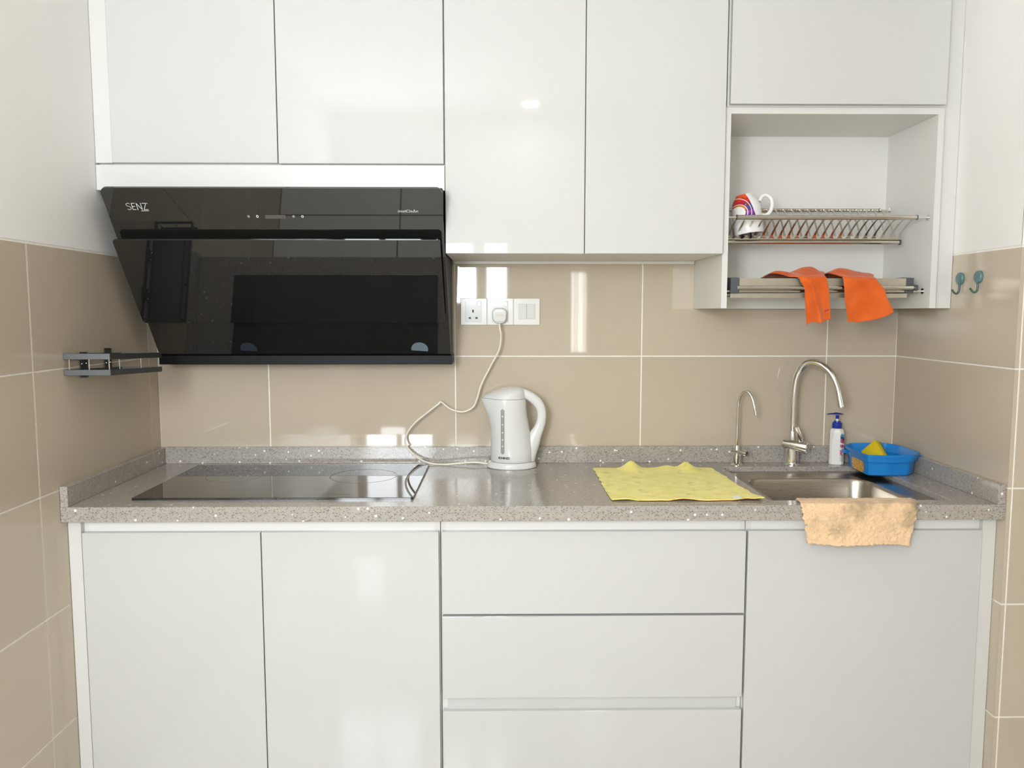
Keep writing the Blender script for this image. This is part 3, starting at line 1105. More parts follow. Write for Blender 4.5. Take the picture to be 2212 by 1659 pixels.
# (x, z, half thickness in the picture plane, half width in depth)
hp = [(1.150, 1.1190, 0.0100, 0.0120), (1.170, 1.1145, 0.0130, 0.0145), (1.192, 1.1045, 0.0150, 0.0150), (1.213, 1.0890, 0.0160, 0.0145), (1.2275, 1.0700, 0.0155, 0.0135), (1.2335, 1.0480, 0.0148, 0.0130),
      (1.2315, 1.0220, 0.0150, 0.0135), (1.2240, 0.9990, 0.0165, 0.0145), (1.2125, 0.9760, 0.0205, 0.0170), (1.2030, 0.9540, 0.0250, 0.0210), (1.1950, 0.9300, 0.0255, 0.0260), (1.1900, 0.9080, 0.0250, 0.0300), (1.1890, 0.8985, 0.0245, 0.0310)]
c3 = spline([(x, 0, z) for x, z, a_, b_ in hp], 4)
w3 = spline([(a_, b_, 0) for x, z, a_, b_ in hp], 4)
rings = []
for i, p in enumerate(c3):
    d_ = (c3[min(i + 1, len(c3) - 1)] - c3[max(i - 1, 0)]).normalized()
    if i == len(c3) - 1:
        d_ = Vector((0, 0, -1))
    n_ = Vector((-d_.z, 0, d_.x))
    ring_ = []
    for k in range(24):
        a_ = 2 * math.pi * k / 24
        ca, sa = math.cos(a_), math.sin(a_)
        ca = math.copysign(abs(ca) ** 0.8, ca)
        sa = math.copysign(abs(sa) ** 0.8, sa)
        ring_.append(Vector((p.x, ky, p.z)) + n_ * ca * w3[i].x + Vector((0, 1, 0)) * sa * w3[i].y)
    rings.append(ring_)
loft(bm, rings)
bmesh.ops.recalc_face_normals(bm, faces=bm.faces)
obj('handle', bm, 'white_plastic', t, smooth=60)
bm = bmesh.new()
bbox(bm, kx + 0.076, kx + 0.0865, ky - 0.008, ky + 0.008, 0.948, 0.966, bev=0.002, seg=2)
obj('switch', bm, 'white_plastic', t)
# water gauge on the front: follows the curve of the body
gz0, gz1, gxc = 0.925, 1.068, kx - 0.027


def kettle_front(x, z):
    h = z - 0.898
    P_ = [(0.0, 0.069, 0.058, 0.0015), (0.03, 0.0675, 0.0575, 0.0005), (0.07, 0.064, 0.056, -0.003), (0.11, 0.062, 0.055, -0.008), (0.14, 0.0612, 0.0545, -0.0125), (0.165, 0.0612, 0.054, -0.0155), (0.185, 0.0612, 0.053, -0.0165)]
    for a, b in zip(P_, P_[1:]):
        if h <= b[0]:
            k = (h - a[0]) / (b[0] - a[0])
            rx, ry, dx = (lerp(a[i], b[i], k) for i in (1, 2, 3))
            break
    u = (x - kx - 0.003 - dx) / rx
    return ky - ry * math.sqrt(max(0, 1 - u * u))


def on_kettle(pts, off):
    return [(x, kettle_front(x, z) - off, z) for x, z in pts]


bm = bmesh.new()
gl = []
for k in range(13):
    a = math.pi * k / 12
    gl.append((gxc + 0.0057 * math.cos(a), gz1 - 0.0057 + 0.0057 * math.sin(a)))
left = [(gxc - 0.0057, lerp(gz1 - 0.0057, gz0 + 0.0057, k / 10)) for k in range(1, 10)]
bot = [(gxc + 0.0057 * math.cos(a), gz0 + 0.0057 + 0.0057 * math.sin(a)) for a in (math.pi + math.pi * k / 12 for k in range(13))]
cols_ = []
NZ = 28
rowsv = []
for j in range(NZ + 1):
    z = lerp(gz0, gz1, j / NZ)
    e = min(z - gz0, gz1 - z)
    hw = 0.0057 if e > 0.0057 else math.sqrt(max(0.00000004, 0.0057 ** 2 - (0.0057 - e) ** 2))
    rowsv.append([bm.verts.new((x, kettle_front(x, z) - 0.0011, z)) for x in (gxc - hw, gxc, gxc + hw)])
for a, b in zip(rowsv, rowsv[1:]):
    for k in range(2):
        bm.faces.new((a[k], a[k + 1], b[k + 1], b[k]))
gauge = obj('water_gauge', bm, 'gauge', t, smooth=60)
for z in (0.9485, 0.9690, 0.9915, 1.0165, 1.0425):
    bm = bmesh.new()
    bm.faces.new([bm.verts.new(p) for p in on_kettle([(gxc - 0.0022, z), (gxc + 0.0022, z), (gxc + 0.0022, z + 0.0042), (gxc - 0.0022, z + 0.0042)], 0.0016)])
    obj('gauge_mark', bm, 'print_white', gauge)
b = text_bm('KHIND', 0.0095, 0.0345, 0.0004)
for v in b.verts:
    x, z = kx - 0.0395 + v.co.x, 0.9105 + v.co.y
    v.co = (x, kettle_front(x, z) - 0.0007, z)
obj('lettering', b, 'print_black', t)

t = thing('kettle_base', (kx, ky, ZC), 'white power base with cream cord and plug under the kettle', 'kettle base')
bm = bmesh.new()
loft(bm, [ell(kx + 0.002, ky, rx, ry, ZC + z, 44) for z, rx, ry in ((0.0, 0.0745, 0.0570), (0.002, 0.0785, 0.0590), (0.008, 0.0785, 0.0590), (0.017, 0.0745, 0.0575), (0.0195, 0.0700, 0.0550))])
bmesh.ops.recalc_face_normals(bm, faces=bm.faces)
obj('base', bm, 'white_plastic', t, smooth=40)
cord = [(1.1005, -0.036, 1.3300), (1.1012, -0.040, 1.3150), (1.1050, -0.040, 1.2900), (1.0990, -0.036, 1.2460), (1.0722, -0.032, 1.1945), (1.0424, -0.030, 1.1350), (1.0290, -0.030, 1.0910), (1.0150, -0.030, 1.0610),
        (0.9826, -0.030, 1.0460), (0.9450, -0.030, 1.0540), (0.9180, -0.031, 1.0745), (0.9105, -0.032, 1.0785), (0.9045, -0.033, 1.0720), (0.8711, -0.034, 1.0460), (0.8261, -0.034, 1.0085), (0.8000, -0.034, 0.9700),
        (0.8000, -0.036, 0.9370), (0.8330, -0.042, 0.9020), (0.8750, -0.052, 0.8835), (0.9250, -0.060, 0.8806), (0.9760, -0.062, 0.8850), (1.0220, -0.066, 0.8880), (1.0650, -0.072, 0.8850)]
bm = bmesh.new()
tube(bm, spline(cord, 6), 0.0033, 10)
obj('power_cord', bm, 'cord', t, smooth=60)

# ================================================================== SOCKETS AND SWITCH
PW = 0.0848


def plate(name, i, label, cat, group=None):
    x0 = 0.9757 + PW * i
    tt = thing(name, (x0 + PW / 2, 0.0, 1.3665), label, cat, group)
    box('faceplate', x0 + 0.0003, x0 + PW - 0.0003, -0.0085, -0.0002, 1.3241, 1.4090, 'socket_plastic', tt, bev=0.0015, seg=2)
    return tt, x0


for i, lab in ((0, 'empty white three-pin wall socket nearest the cooker hood'), (1, 'white wall socket with the kettle plug pushed into it')):
    t, x0 = plate('power_socket', i, lab, 'socket', 'white wall sockets')
    ins = box('socket_insert', x0 + 0.0155, x0 + 0.0675, -0.0105, -0.0085, 1.3335, 1.4015, 'white_plastic', t, bev=0.0006)
    box('rocker', x0 + 0.0530, x0 + 0.0655, -0.0140, -0.0105, 1.3830, 1.3990, 'socket_plastic', t, bev=0.001)
    if i == 0:
        b = box('pin_hole', x0 + 0.0375, x0 + 0.0425, -0.0112, -0.0100, 1.3640, 1.3730, 'hole', ins)
        box('pin_hole', x0 + 0.0262, x0 + 0.0335, -0.0112, -0.0100, 1.3440, 1.3492, 'hole', ins)
        box('pin_hole', x0 + 0.0475, x0 + 0.0548, -0.0112, -0.0100, 1.3440, 1.3492, 'hole', ins)
t, x0 = plate('light_switch', 2, 'white double rocker switch plate to the right of the two sockets', 'light switch')
box('rocker', x0 + 0.0160, x0 + 0.0420, -0.0125, -0.0085, 1.3435, 1.3915, 'white_plastic', t, bev=0.001)
box('rocker', x0 + 0.0430, x0 + 0.0690, -0.0118, -0.0085, 1.3435, 1.3915, 'white_plastic', t, bev=0.001)
# plug of the kettle: part of the base it feeds
t = bpy.data.objects['kettle_base']
bm = bmesh.new()
px, pz = 1.1005, 1.3515


def plug_ring(y, s):
    pts = []
    for x, z in rrect(0, 0, 0.0475, 0.0500, 0.016, 5):
        k = 1.0 - 0.22 * max(0, (-z - 0.002) / 0.025)
        pts.append((px + x * k * s, y, pz + z * s + 0.002))
    return pts


loft(bm, [plug_ring(-0.0108, 1.0), plug_ring(-0.030, 1.0), plug_ring(-0.040, 0.95), plug_ring(-0.0425, 0.86)])
bmesh.ops.recalc_face_normals(bm, faces=bm.faces)
plug = obj('plug', bm, 'white_plastic', t, smooth=35)
box('fuse_cover', px - 0.0115, px + 0.0125, -0.0432, -0.0424, pz - 0.0005, pz + 0.0085, 'fuse', plug)
box('raised_mark', px - 0.011, px + 0.011, -0.0431, -0.0424, pz + 0.0145, pz + 0.0195, 'socket_plastic', plug, bev=0.0002)
bm = bmesh.new()
for k in range(9):
    bbox(bm, px - 0.012 + k * 0.0027, px - 0.0103 + k * 0.0027, -0.0428, -0.0424, pz - 0.0165, pz - 0.0145)
for k in range(5):
    bbox(bm, px - 0.0065 + k * 0.0027, px - 0.0048 + k * 0.0027, -0.0428, -0.0424, pz - 0.0205, pz - 0.0190)
obj('moulded_marks', bm, 'gauge', plug)

# ================================================================== UPPER DISH RACK
X0, X1 = NX0, NX1
FR = Vector((0, -0.292, 1.6317))     # front rail (y, z)
BR = Vector((0, -0.068, 1.6805))     # back rail
BT = Vector((0, -0.190, 1.5800))     # bottom plate
t = thing('dish_rack', (2.03, -0.19, 1.566), 'upper stainless steel dish rack with plate dividers holding the mug', 'dish rack')


def rod(name, p, q, r, mat, parent, seg=14):
    b = bmesh.new()
    tube(b, [p, q], r, seg)
    return obj(name, b, mat, parent, smooth=40)


def rail(nm, y, z, parent, r=0.0068):
    rl = rod(nm, (X0 + 0.030, y, z), (X1 - 0.034, y, z), r, 'steel_rack', parent)
    for a, b_ in ((X0 + 0.0003, X0 + 0.030), (X1 - 0.034, X1 - 0.0003)):
        rod('wall_pin', (a, y, z), (b_, y, z), 0.0030, 'chrome', parent)
    for xa, xb in ((X0 + 0.0003, X0 + 0.0025), (X1 - 0.0025, X1 - 0.0003)):
        rod('wall_washer', (xa, y, z), (xb, y, z), 0.0085, 'chrome', parent, 20)
    for xa in (X0 + 0.0285, X1 - 0.0355):
        rod('end_collar', (xa, y, z), (xa + 0.003, y, z), r + 0.0006, 'dark_plastic', parent, 18)
    return rl


rail('front_rail', FR.y, FR.z, t)
rail('back_rail', BR.y, BR.z, t, 0.0055)
rod('bottom_rail', (X0 + 0.006, BT.y - 0.006, BT.z - 0.0085), (X1 - 0.034, BT.y - 0.006, BT.z - 0.0085), 0.0066, 'steel_rack', t)
rod('bottom_end_cap', (X1 - 0.034, BT.y - 0.006, BT.z - 0.0085), (X1 - 0.029, BT.y - 0.006, BT.z - 0.0085), 0.0082, 'dark_plastic', t, 18)
box('bottom_plate', X0 + 0.006, X1 - 0.034, BT.y - 0.013, BT.y + 0.020, BT.z - 0.002, BT.z + 0.0005, 'steel_plate', t)
wires = None
STEP = 0.0252
for i in range(21):
    x = 1.7765 + STEP * i
    if x > X1 - 0.034:
        break
    if wires is None:
        wires = []
        for side in (0, 1):
            b = bmesh.new()
            if side == 0:      # front divider
                P_ = [(x, BT.y - 0.010, BT.z - 0.001), (x, BT.y - 0.014, BT.z + 0.006), (x, BT.y - 0.022, BT.z + 0.016), (x, BT.y - 0.050, BT.z + 0.033), (x, FR.y + 0.028, FR.z - 0.007), (x, FR.y + 0.010, FR.z - 0.002), (x, FR.y, FR.z)]
                rr_ = [0.0105, 0.0048, 0.0026, 0.0021, 0.0020, 0.0020, 0.0020]
            else:
                P_ = [(x, BT.y + 0.016, BT.z - 0.001), (x, BT.y + 0.018, BT.z + 0.007), (x, BT.y + 0.026, BT.z + 0.020), (x, BT.y + 0.052, BT.z + 0.058), (x, BR.y - 0.030, BR.z - 0.012), (x, BR.y - 0.012, BR.z + 0.001), (x, BR.y, BR.z + 0.003)]
                rr_ = [0.0105, 0.0048, 0.0026, 0.0021, 0.0020, 0.0020, 0.0020]
            sp = spline(P_, 3)
            rl = []
            for k in range(len(sp)):
                f_ = k / 3
                j = min(int(f_), len(rr_) - 2)
                rl.append(lerp(rr_[j], rr_[j + 1], f_ - j))
            # flat wire: wide across, thin in depth
            rings = []
            for k, p in enumerate(sp):
                a_ = sp[max(k - 1, 0)]
                c_ = sp[min(k + 1, len(sp) - 1)]
                d_ = (c_ - a_).normalized()
                nrm = Vector((1, 0, 0)).cross(d_) * 0.0013
                ex_ = Vector((rl[k], 0, 0))
                rings.append([p + ex_ + nrm, p - ex_ + nrm, p - ex_ - nrm, p + ex_ - nrm])
            loft(b, rings)
            bmesh.ops.recalc_face_normals(b, faces=b.faces)
            wires.append(obj('divider', b, 'steel_rack', t, org=(x, BT.y, BT.z)))
    else:
        for w_ in wires:
            c = w_.copy()
            COL.objects.link(c)
            c.parent = t
            c.location = w_.location + Vector((STEP * i, 0, 0))

# ================================================================== MUG
t = thing('mug', (1.838, -0.2, 1.592), 'white mug with orange red and purple print upside down in the rack', 'mug')
mm = Matrix.Translation((1.838, -0.2, 1.592)) @ Matrix.Rotation(R(-7), 4, 'Y') @ Matrix.Rotation(R(-6), 4, 'X')
bm = bmesh.new()
HM = 0.117
lathe(bm, [(0.0405, 0.0), (0.0415, 0.002), (0.0420, 0.02), (0.0425, 0.055), (0.0415, 0.075), (0.0385, 0.092), (0.0325, 0.105), (0.0265, 0.1115), (0.0250, 0.1165), (0.0232, 0.1165), (0.0225, 0.113), (0.004, 0.112)], (0, 0, 0), 40, cap0=False)
lathe(bm, [(0.0405, 0.0), (0.0385, 0.002), (0.0385, 0.07), (0.034, 0.095), (0.015, 0.106), (0.003, 0.107)], (0, 0, 0), 40, cap0=False)
bmesh.ops.remove_doubles(bm, verts=bm.verts, dist=0.00005)
bmesh.ops.recalc_face_normals(bm, faces=bm.faces)


def local_part(name, b, mat, smooth):
    o = bpy.data.objects.new(name, bpy.data.meshes.new(name))
    COL.objects.link(o)
    finish(o, b, smooth)
    o.data.materials.append(M[mat])
    o.parent = t
    o.rotation_euler = mm.to_euler()
    ORG[o.name] = ORG[t.name]
    return o


local_part('cup', bm, 'mug', 50)
bm = bmesh.new()
hd = spline([(0.0400, -0.004, 0.094), (0.050, -0.005, 0.1075), (0.064, -0.006, 0.1075), (0.075, -0.006, 0.094), (0.0745, -0.006, 0.075), (0.066, -0.006, 0.058), (0.052, -0.005, 0.050), (0.0405, -0.004, 0.0535)], 6)
tube(bm, hd, 0.0056, 14, sx=1.25)
local_part('handle', bm, 'ceramic', 60)

# ================================================================== LOWER RACK
t = thing('drip_rack', (2.03, -0.20, 1.41), 'lower stainless steel rack with grey end brackets under the orange cloths', 'dish rack')
for xa, xb in ((1.7600, 1.7850), (2.2630, 2.2840)):
    b = bmesh.new()
    prism(b, [(-0.291, 1.4190), (-0.291, 1.4620), (-0.270, 1.4640), (-0.120, 1.4640), (-0.100, 1.4560), (-0.100, 1.4190)], 'x', xa, xb)
    obj('end_bracket', b, 'dark_plastic', t)
box('front_strip', 1.7850, 2.2630, -0.2890, -0.2865, 1.4370, 1.4610, 'steel_plate', t)
rod('front_tube', (1.7760, -0.2985, 1.4340), (2.2800, -0.2985, 1.4340), 0.0058, 'steel_rack', t)
rod('tube_cap', (2.2800, -0.2985, 1.4340), (2.2890, -0.2985, 1.4340), 0.0088, 'dark_plastic', t, 18)
rod('hanging_rod', (X0 + 0.030, -0.281, 1.4250), (X1 - 0.016, -0.281, 1.4250), 0.0050, 'steel_rack', t)
for a, b_ in ((X0 + 0.0003, X0 + 0.030), (X1 - 0.016, X1 - 0.0003)):
    rod('wall_pin', (a, -0.281, 1.4250), (b_, -0.281, 1.4250), 0.0026, 'chrome', t)
for xa, xb in ((X0 + 0.0003, X0 + 0.0025), (X1 - 0.0025, X1 - 0.0003)):
    rod('wall_washer', (xa, -0.281, 1.4250), (xb, -0.281, 1.4250), 0.0085, 'chrome', t, 20)
box('drip_tray', 1.7620, 2.2700, -0.280, -0.110, 1.4095, 1.4125, 'steel_plate', t)
box('tray_lip', 1.7620, 2.2700, -0.2825, -0.280, 1.4060, 1.4180, 'steel_plate', t)
rod('back_tube', (1.7760, -0.110, 1.4560), (2.2800, -0.110, 1.4560), 0.0050, 'steel_rack', t)
for k in range(6):
    y = -0.255 + 0.027 * k
    rod('support_wire', (1.7800, y, 1.4580), (2.2680, y, 1.4580), 0.0022, 'steel_rack', t, 8)


# ================================================================== ORANGE CLOTHS
def nz(x, y, z=0.0, s=1.0):
    return noise.noise(Vector((x * s, y * s, z * s)))


def drape_path(v, ztop, hump, zbot, yb, yf):
    """profile of a cloth over the rack: v 0 at the back, 1 at the lower hem"""
    k = 0.46
    if v < k:
        s = v / k
        y = lerp(yb, yf + 0.008, s)
        z = ztop + hump * math.sin(math.pi * min(1, s * 1.02)) ** 1.3
    else:
        s = (v - k) / (1 - k)
        a = min(1, s / 0.10)
        y = yf + 0.008 * (1 - math.sin(a * math.pi / 2)) - 0.004 * s
        z = lerp(ztop, zbot, max(0, s) ** 1.0) - 0.0
    return y, z


def left_cloth(u, v):
    zb = lerp(1.3315, 1.3440, u ** 0.7) + 0.003 * math.sin(u * 9)
    hump = 0.022 + 0.006 * math.sin(u * 11 + 0.5) + 0.006 * math.exp(-((u - 0.80) / 0.09) ** 2)
    y, z = drape_path(v, 1.4665, hump, zb, -0.165, -0.3085)
    xl = curve1([(0, 1.885), (0.2, 1.893), (0.40, 1.925), (0.50, 1.952), (0.62, 1.968), (1, 1.9785)], v)
    xr = curve1([(0, 2.058), (0.3, 2.040), (0.46, 2.026), (0.7, 2.036), (1, 2.0405)], v)
    # the hanging part is gathered: its left half folds back
    g = max(0, (v - 0.40) / 0.60)
    uu = u
    x = lerp(xl, xr, uu)
    fold = math.sin(min(1, u / 0.55) * math.pi) * 0.0
    y += g * (0.022 * math.exp(-((u - 0.05) / 0.20) ** 2) - 0.013 * math.exp(-((u - 0.46 + 0.25 * (1 - g)) / 0.13) ** 2) + 0.006 * u)
    y -= 0.004 * g
    if v < 0.46:
        tail = max(0, 1 - u / 0.45)
        z -= 0.014 * tail * math.sin(math.pi * v / 0.46)
    z += 0.0012 * nz(u * 6, v * 9, 1)
    y += 0.0015 * nz(u * 5, v * 5, 2)
    return (x, y, z)


def right_cloth(u, v):
    zb = lerp(1.3400, 1.3650, u ** 2.0) - 0.003 * math.sin(u * math.pi)
    hump = 0.026 * math.exp(-((u - 0.45) / 0.5) ** 2) + 0.004 * math.sin(u * 8)
    y, z = drape_path(v, 1.4660 - 0.004 * u, hump, zb, -0.175, -0.3085)
    xl = curve1([(0, 2.045), (0.25, 2.058), (0.46, 2.0735), (0.7, 2.079), (1, 2.0885)], v)
    xr = curve1([(0, 2.190), (0.25, 2.186), (0.46, 2.168), (0.7, 2.192), (1, 2.2120)], v)
    x = lerp(xl, xr, u)
    g = max(0, (v - 0.46) / 0.54)
    y += g * (-0.004 + 0.004 * math.sin(u * 5 + 0.8) - 0.006 * math.exp(-((u - 0.95) / 0.2) ** 2)) 
    z += 0.0012 * nz(u * 6, v * 9, 7)
    y += 0.0015 * nz(u * 5, v * 5, 8)
    return (x, y, z)


for f, lab in ((left_cloth, 'narrow folded orange cloth with small purple lettering hanging over the lower rack'),
               (right_cloth, 'wide flat orange cloth without lettering hanging over the lower rack')):
    t = thing('orange_cloth', (2.0 if f is left_cloth else 2.13, -0.30, 1.34), lab, 'cloth', 'orange cloths on the lower rack')
    bm = bmesh.new()
    sheet(bm, f, 40, 64)
    bmesh.ops.recalc_face_normals(bm, faces=bm.faces)
    o = obj('fabric', bm, 'orange', t, smooth=80)
    solid(o, 0.0028)
    bm = bmesh.new()
    tube(bm, [f(k / 40, 1.0) for k in range(41)], 0.0021, 8)
    obj('hem', bm, 'orange', t, smooth=80)
    if f is left_cloth:
        # small purple lettering, too small to read in the photograph
        bm = bmesh.new()
        for k in range(7):
            u = 0.74 + k * 0.028
            for vv, h in ((0.895, 0.016 if k else 0.026),):
                a = Vector(f(u, vv))
                c = Vector(f(u + 0.019, vv))
                d = Vector((0, -0.0021, 0))
                hh = Vector((0, 0, 0.0026 if k else 0.0044))
                bm.faces.new([bm.verts.new(p) for p in (a + d, c + d, c + d + hh, a + d + hh)])
        obj('lettering', bm, 'print_purple', t)

# ================================================================== SOAP BOTTLE
sx, sy = 2.1850, -0.0495
t = thing('soap_bottle', (sx, sy, ZC), 'white pump soap bottle with dark blue pump beside the tall faucet', 'soap bottle')
bm = bmesh.new()


def bot_ring(z, w, d, ch, yaw=-18, dx=0.0):
    c, s = math.cos(R(yaw)), math.sin(R(yaw))
    pts = [(w / 2 - ch, d / 2), (-w / 2 + ch, d / 2), (-w / 2, d / 2 - ch), (-w / 2, -d / 2 + ch), (-w / 2 + ch, -d / 2), (w / 2 - ch, -d / 2), (w / 2, -d / 2 + ch), (w / 2, d / 2 - ch)]
    return [(sx + dx + x * c - y * s, sy + x * s + y * c, ZC + z) for x, y in pts]


loft(bm, [bot_ring(0.0, 0.040, 0.032, 0.008), bot_ring(0.002, 0.0435, 0.035, 0.008), bot_ring(0.05, 0.0425, 0.034, 0.0062), bot_ring(0.106, 0.0405, 0.034, 0.0105), bot_ring(0.1125, 0.0375, 0.031, 0.011), bot_ring(0.1170, 0.026, 0.024, 0.0085), bot_ring(0.118, 0.020, 0.020, 0.007)])
bmesh.ops.recalc_face_normals(bm, faces=bm.faces)
bmesh.ops.bevel(bm, geom=[e for e in bm.edges], offset=0.0008, segments=1, affect='EDGES')
obj('bottle', bm, 'bottle', t)
# label wrapped over the right-hand face
bm = bmesh.new()
c_, s_ = math.cos(R(-18)), math.sin(R(-18))


def sp_pt(x, y, z):
    return (sx + x * c_ - y * s_, sy + x * s_ + y * c_, ZC + z)


lab_rows = []
for z in (0.012, 0.03, 0.05, 0.07, 0.09, 0.103):
    k = (z - 0.002) / 0.104
    wv = lerp(0.0435, 0.0405, k) / 2 + 0.0006
    dv_ = 0.0172
    lab_rows.append([bm.verts.new(sp_pt(*p)) for p in ((0.0095, -dv_ - 0.0006, z), (wv - 0.0075, -dv_ - 0.0003, z), (wv, -dv_ + 0.0075, z), (wv, 0.008, z))])
for a, b in zip(lab_rows, lab_rows[1:]):
    for k in range(3):
        bm.faces.new((a[k], a[k + 1], b[k + 1], b[k]))
obj('label', bm, 'soap_label', t)
bm = bmesh.new()
lathe(bm, [(0.0148, 0.118), (0.0150, 0.119), (0.0150, 0.1345), (0.0105, 0.1365), (0.0100, 0.1410), (0.008, 0.1412)], (sx - 0.0005, sy, ZC), 28)
obj('collar', bm, 'pump_blue', t, smooth=35)
bm = bmesh.new()
lathe(bm, [(0.0042, 0.1410), (0.0042, 0.1490)], (sx - 0.0005, sy, ZC), 18)
obj('stem', bm, 'bottle', t, smooth=35)
bm = bmesh.new()
lathe(bm, [(0.0050, 0.1475), (0.0050, 0.1560), (0.0065, 0.1590)], (sx - 0.0005, sy, ZC), 20)
hd = [(sx - 0.0355, sy - 0.006, ZC + 0.1625), (sx - 0.029, sy - 0.005, ZC + 0.1640), (sx - 0.016, sy - 0.002, ZC + 0.1640), (sx - 0.004, sy, ZC + 0.1650), (sx + 0.010, sy + 0.001, ZC + 0.1635), (sx + 0.0195, sy + 0.002, ZC + 0.1615)]
rings = []
for (x, y, z), wd, th in zip(hd, (0.0028, 0.0035, 0.0045, 0.0095, 0.0095, 0.0035), (0.0016, 0.0019, 0.0024, 0.0034, 0.0026, 0.0008)):
    rings.append([(x, y + wd * math.cos(a), z + th * math.sin(a)) for a in (2 * math.pi * k / 14 for k in range(14))])
loft(bm, rings)
bmesh.ops.recalc_face_normals(bm, faces=bm.faces)
obj('pump_head', bm, 'pump_blue', t, smooth=50)

# ================================================================== BLUE TUB WITH SPONGE
t = thing('plastic_tub', (2.28, -0.145, ZC), 'open blue plastic tub with an orange side label in the worktop corner', 'container')


def tub_ring(z, grow, n=4):
    # corners of the rim outline, front left first, counter-clockwise from above
    base = [(2.1905, -0.246), (2.262, -0.258), (2.330, -0.250), (2.374, -0.206), (2.3735, -0.072), (2.352, -0.033), (2.240, -0.030), (2.1955, -0.078)]
    cx, cy = 2.283, -0.145
    out_ = []
    for i, (x, y) in enumerate(base):
        d = Vector((x - cx, y - cy))
        d = d * ((d.length + grow) / d.length)
        out_.append(Vector((cx + d.x, cy + d.y, z)))
    # round the corners a little
    res = []
    m = len(out_)
    for i in range(m):
        p, a, b = out_[i], out_[i - 1], out_[(i + 1) % m]
        ra = p + (a - p) * 0.16
        rb = p + (b - p) * 0.16
        for k in range(n):
            s = k / (n - 1)
            res.append(ra * (1 - s) ** 2 + p * 2 * s * (1 - s) + rb * s * s)
    return res


H = 0.066
bm = bmesh.new()
loft(bm, [tub_ring(ZC + 0.0, -0.021), tub_ring(ZC + 0.003, -0.0165), tub_ring(ZC + 0.0425, -0.0120), tub_ring(ZC + 0.0430, -0.0048), tub_ring(ZC + 0.046, -0.0042), tub_ring(ZC + 0.0575, -0.0038), tub_ring(ZC + 0.0580, -0.0005), tub_ring(ZC + 0.0655, 0.0),
          tub_ring(ZC + H, -0.0008), tub_ring(ZC + 0.0655, -0.0030), tub_ring(ZC + 0.046, -0.0095), tub_ring(ZC + 0.042, -0.0140), tub_ring(ZC + 0.006, -0.0190), tub_ring(ZC + 0.0035, -0.0240)])
bmesh.ops.recalc_face_normals(bm, faces=bm.faces)
obj('tub', bm, 'blue', t, smooth=32)
for (x, y, dx, dy) in ((2.3785, -0.195, 0.0042, 0.012), (2.1945, -0.088, 0.0045, 0.010)):
    box('lid_catch', x - dx, x + dx, y - dy, y + dy, ZC + 0.044, ZC + 0.0545, 'blue', t, bev=0.001)
# orange label on the left face, following the tub wall
bm = bmesh.new()
rt_, rb_ = tub_ring(ZC + 0.040, -0.0122), tub_ring(ZC + 0.003, -0.0165)
# the left face runs between the last and the first corner of the outline
A0, A1 = rb_[0], rb_[-1]
B0, B1 = rt_[0], rt_[-1]
NU, NV = 14, 8
lr = []
for j in range(NV + 1):
    row = []
    for k in range(NU + 1):
        u = 0.02 + 0.90 * k / NU
        e = min(k, NU - k) / NU
        half = 0.48 * min(1.0, 0.72 + 2.4 * e)
        v_ = 0.50 + half * (2 * j / NV - 1)
        lo_ = A0 + (A1 - A0) * u
        hi_ = B0 + (B1 - B0) * u
        p = lo_ + (hi_ - lo_) * v_
        row.append(bm.verts.new(p + Vector((-0.0007, 0, 0))))
    lr.append(row)
for a, b in zip(lr, lr[1:]):
    for k in range(NU):
        bm.faces.new((a[k], a[k + 1], b[k + 1], b[k]))
obj('label', bm, 'tub_label', t, org=A0)

t = thing('kitchen_sponge', (2.268, -0.14, ZC + 0.004), 'yellow sponge with a green scouring side leaning in the blue tub', 'sponge')
sm = Matrix.Translation((2.268, -0.135, ZC + 0.0455)) @ Matrix.Rotation(R(-70), 4, 'Z') @ Matrix.Rotation(R(-22), 4, 'X') @ Matrix.Rotation(R(40), 4, 'Y')
bm = bmesh.new()
bbox(bm, -0.036, 0.036, -0.011, 0.011, -0.030, 0.030, bev=0.003, seg=2)
bmesh.ops.transform(bm, matrix=sm, verts=bm.verts)
obj('foam', bm, 'sponge', t, smooth=40)
bm = bmesh.new()
bbox(bm, -0.036, 0.036, 0.0112, 0.0175, -0.030, 0.030, bev=0.0015, seg=1)
bmesh.ops.transform(bm, matrix=sm, verts=bm.verts)
obj('scouring_pad', bm, 'scour', t)

# ================================================================== WALL HOOKS
for (y, z, lab) in ((-0.343, 1.4579, 'round teal adhesive wall hook next to the white filler panel'), (-0.4275, 1.4592, 'round teal adhesive wall hook nearer the outer tiled corner')):
    t = thing('wall_hook', (W, y, z), lab, 'hook', 'teal wall hooks on the right wall')
    bm = bmesh.new()
    lathe(bm, [(0.0165, -0.0005), (0.0170, -0.0020), (0.0168, -0.0065), (0.0150, -0.0085), (0.004, -0.0095)], (W, y, z), 28, axis='x')
    obj('disc', bm, 'teal', t, smooth=40)
    bm = bmesh.new()
    tube(bm, spline([(W - 0.005, y, z - 0.013), (W - 0.005, y, z - 0.026), (W - 0.0065, y, z - 0.0365), (W - 0.0125, y, z - 0.0415), (W - 0.019, y, z - 0.0385), (W - 0.0255, y, z - 0.0300)], 6), 0.0027, 12)
    obj('hook', bm, 'teal_dark', t, smooth=50)

# ================================================================== WALL SHELF ON THE LEFT WALL
t = thing('wall_rack', (0.0, -0.39, 1.20), 'small grey aluminium two-rail spice rack screwed to the left tiled wall', 'wall rack')
SYF, SYB, SXO = -0.539, -0.240, 0.1180


def slope(y):
    return -0.0125 * (y - SYF) / (SYB - SYF)


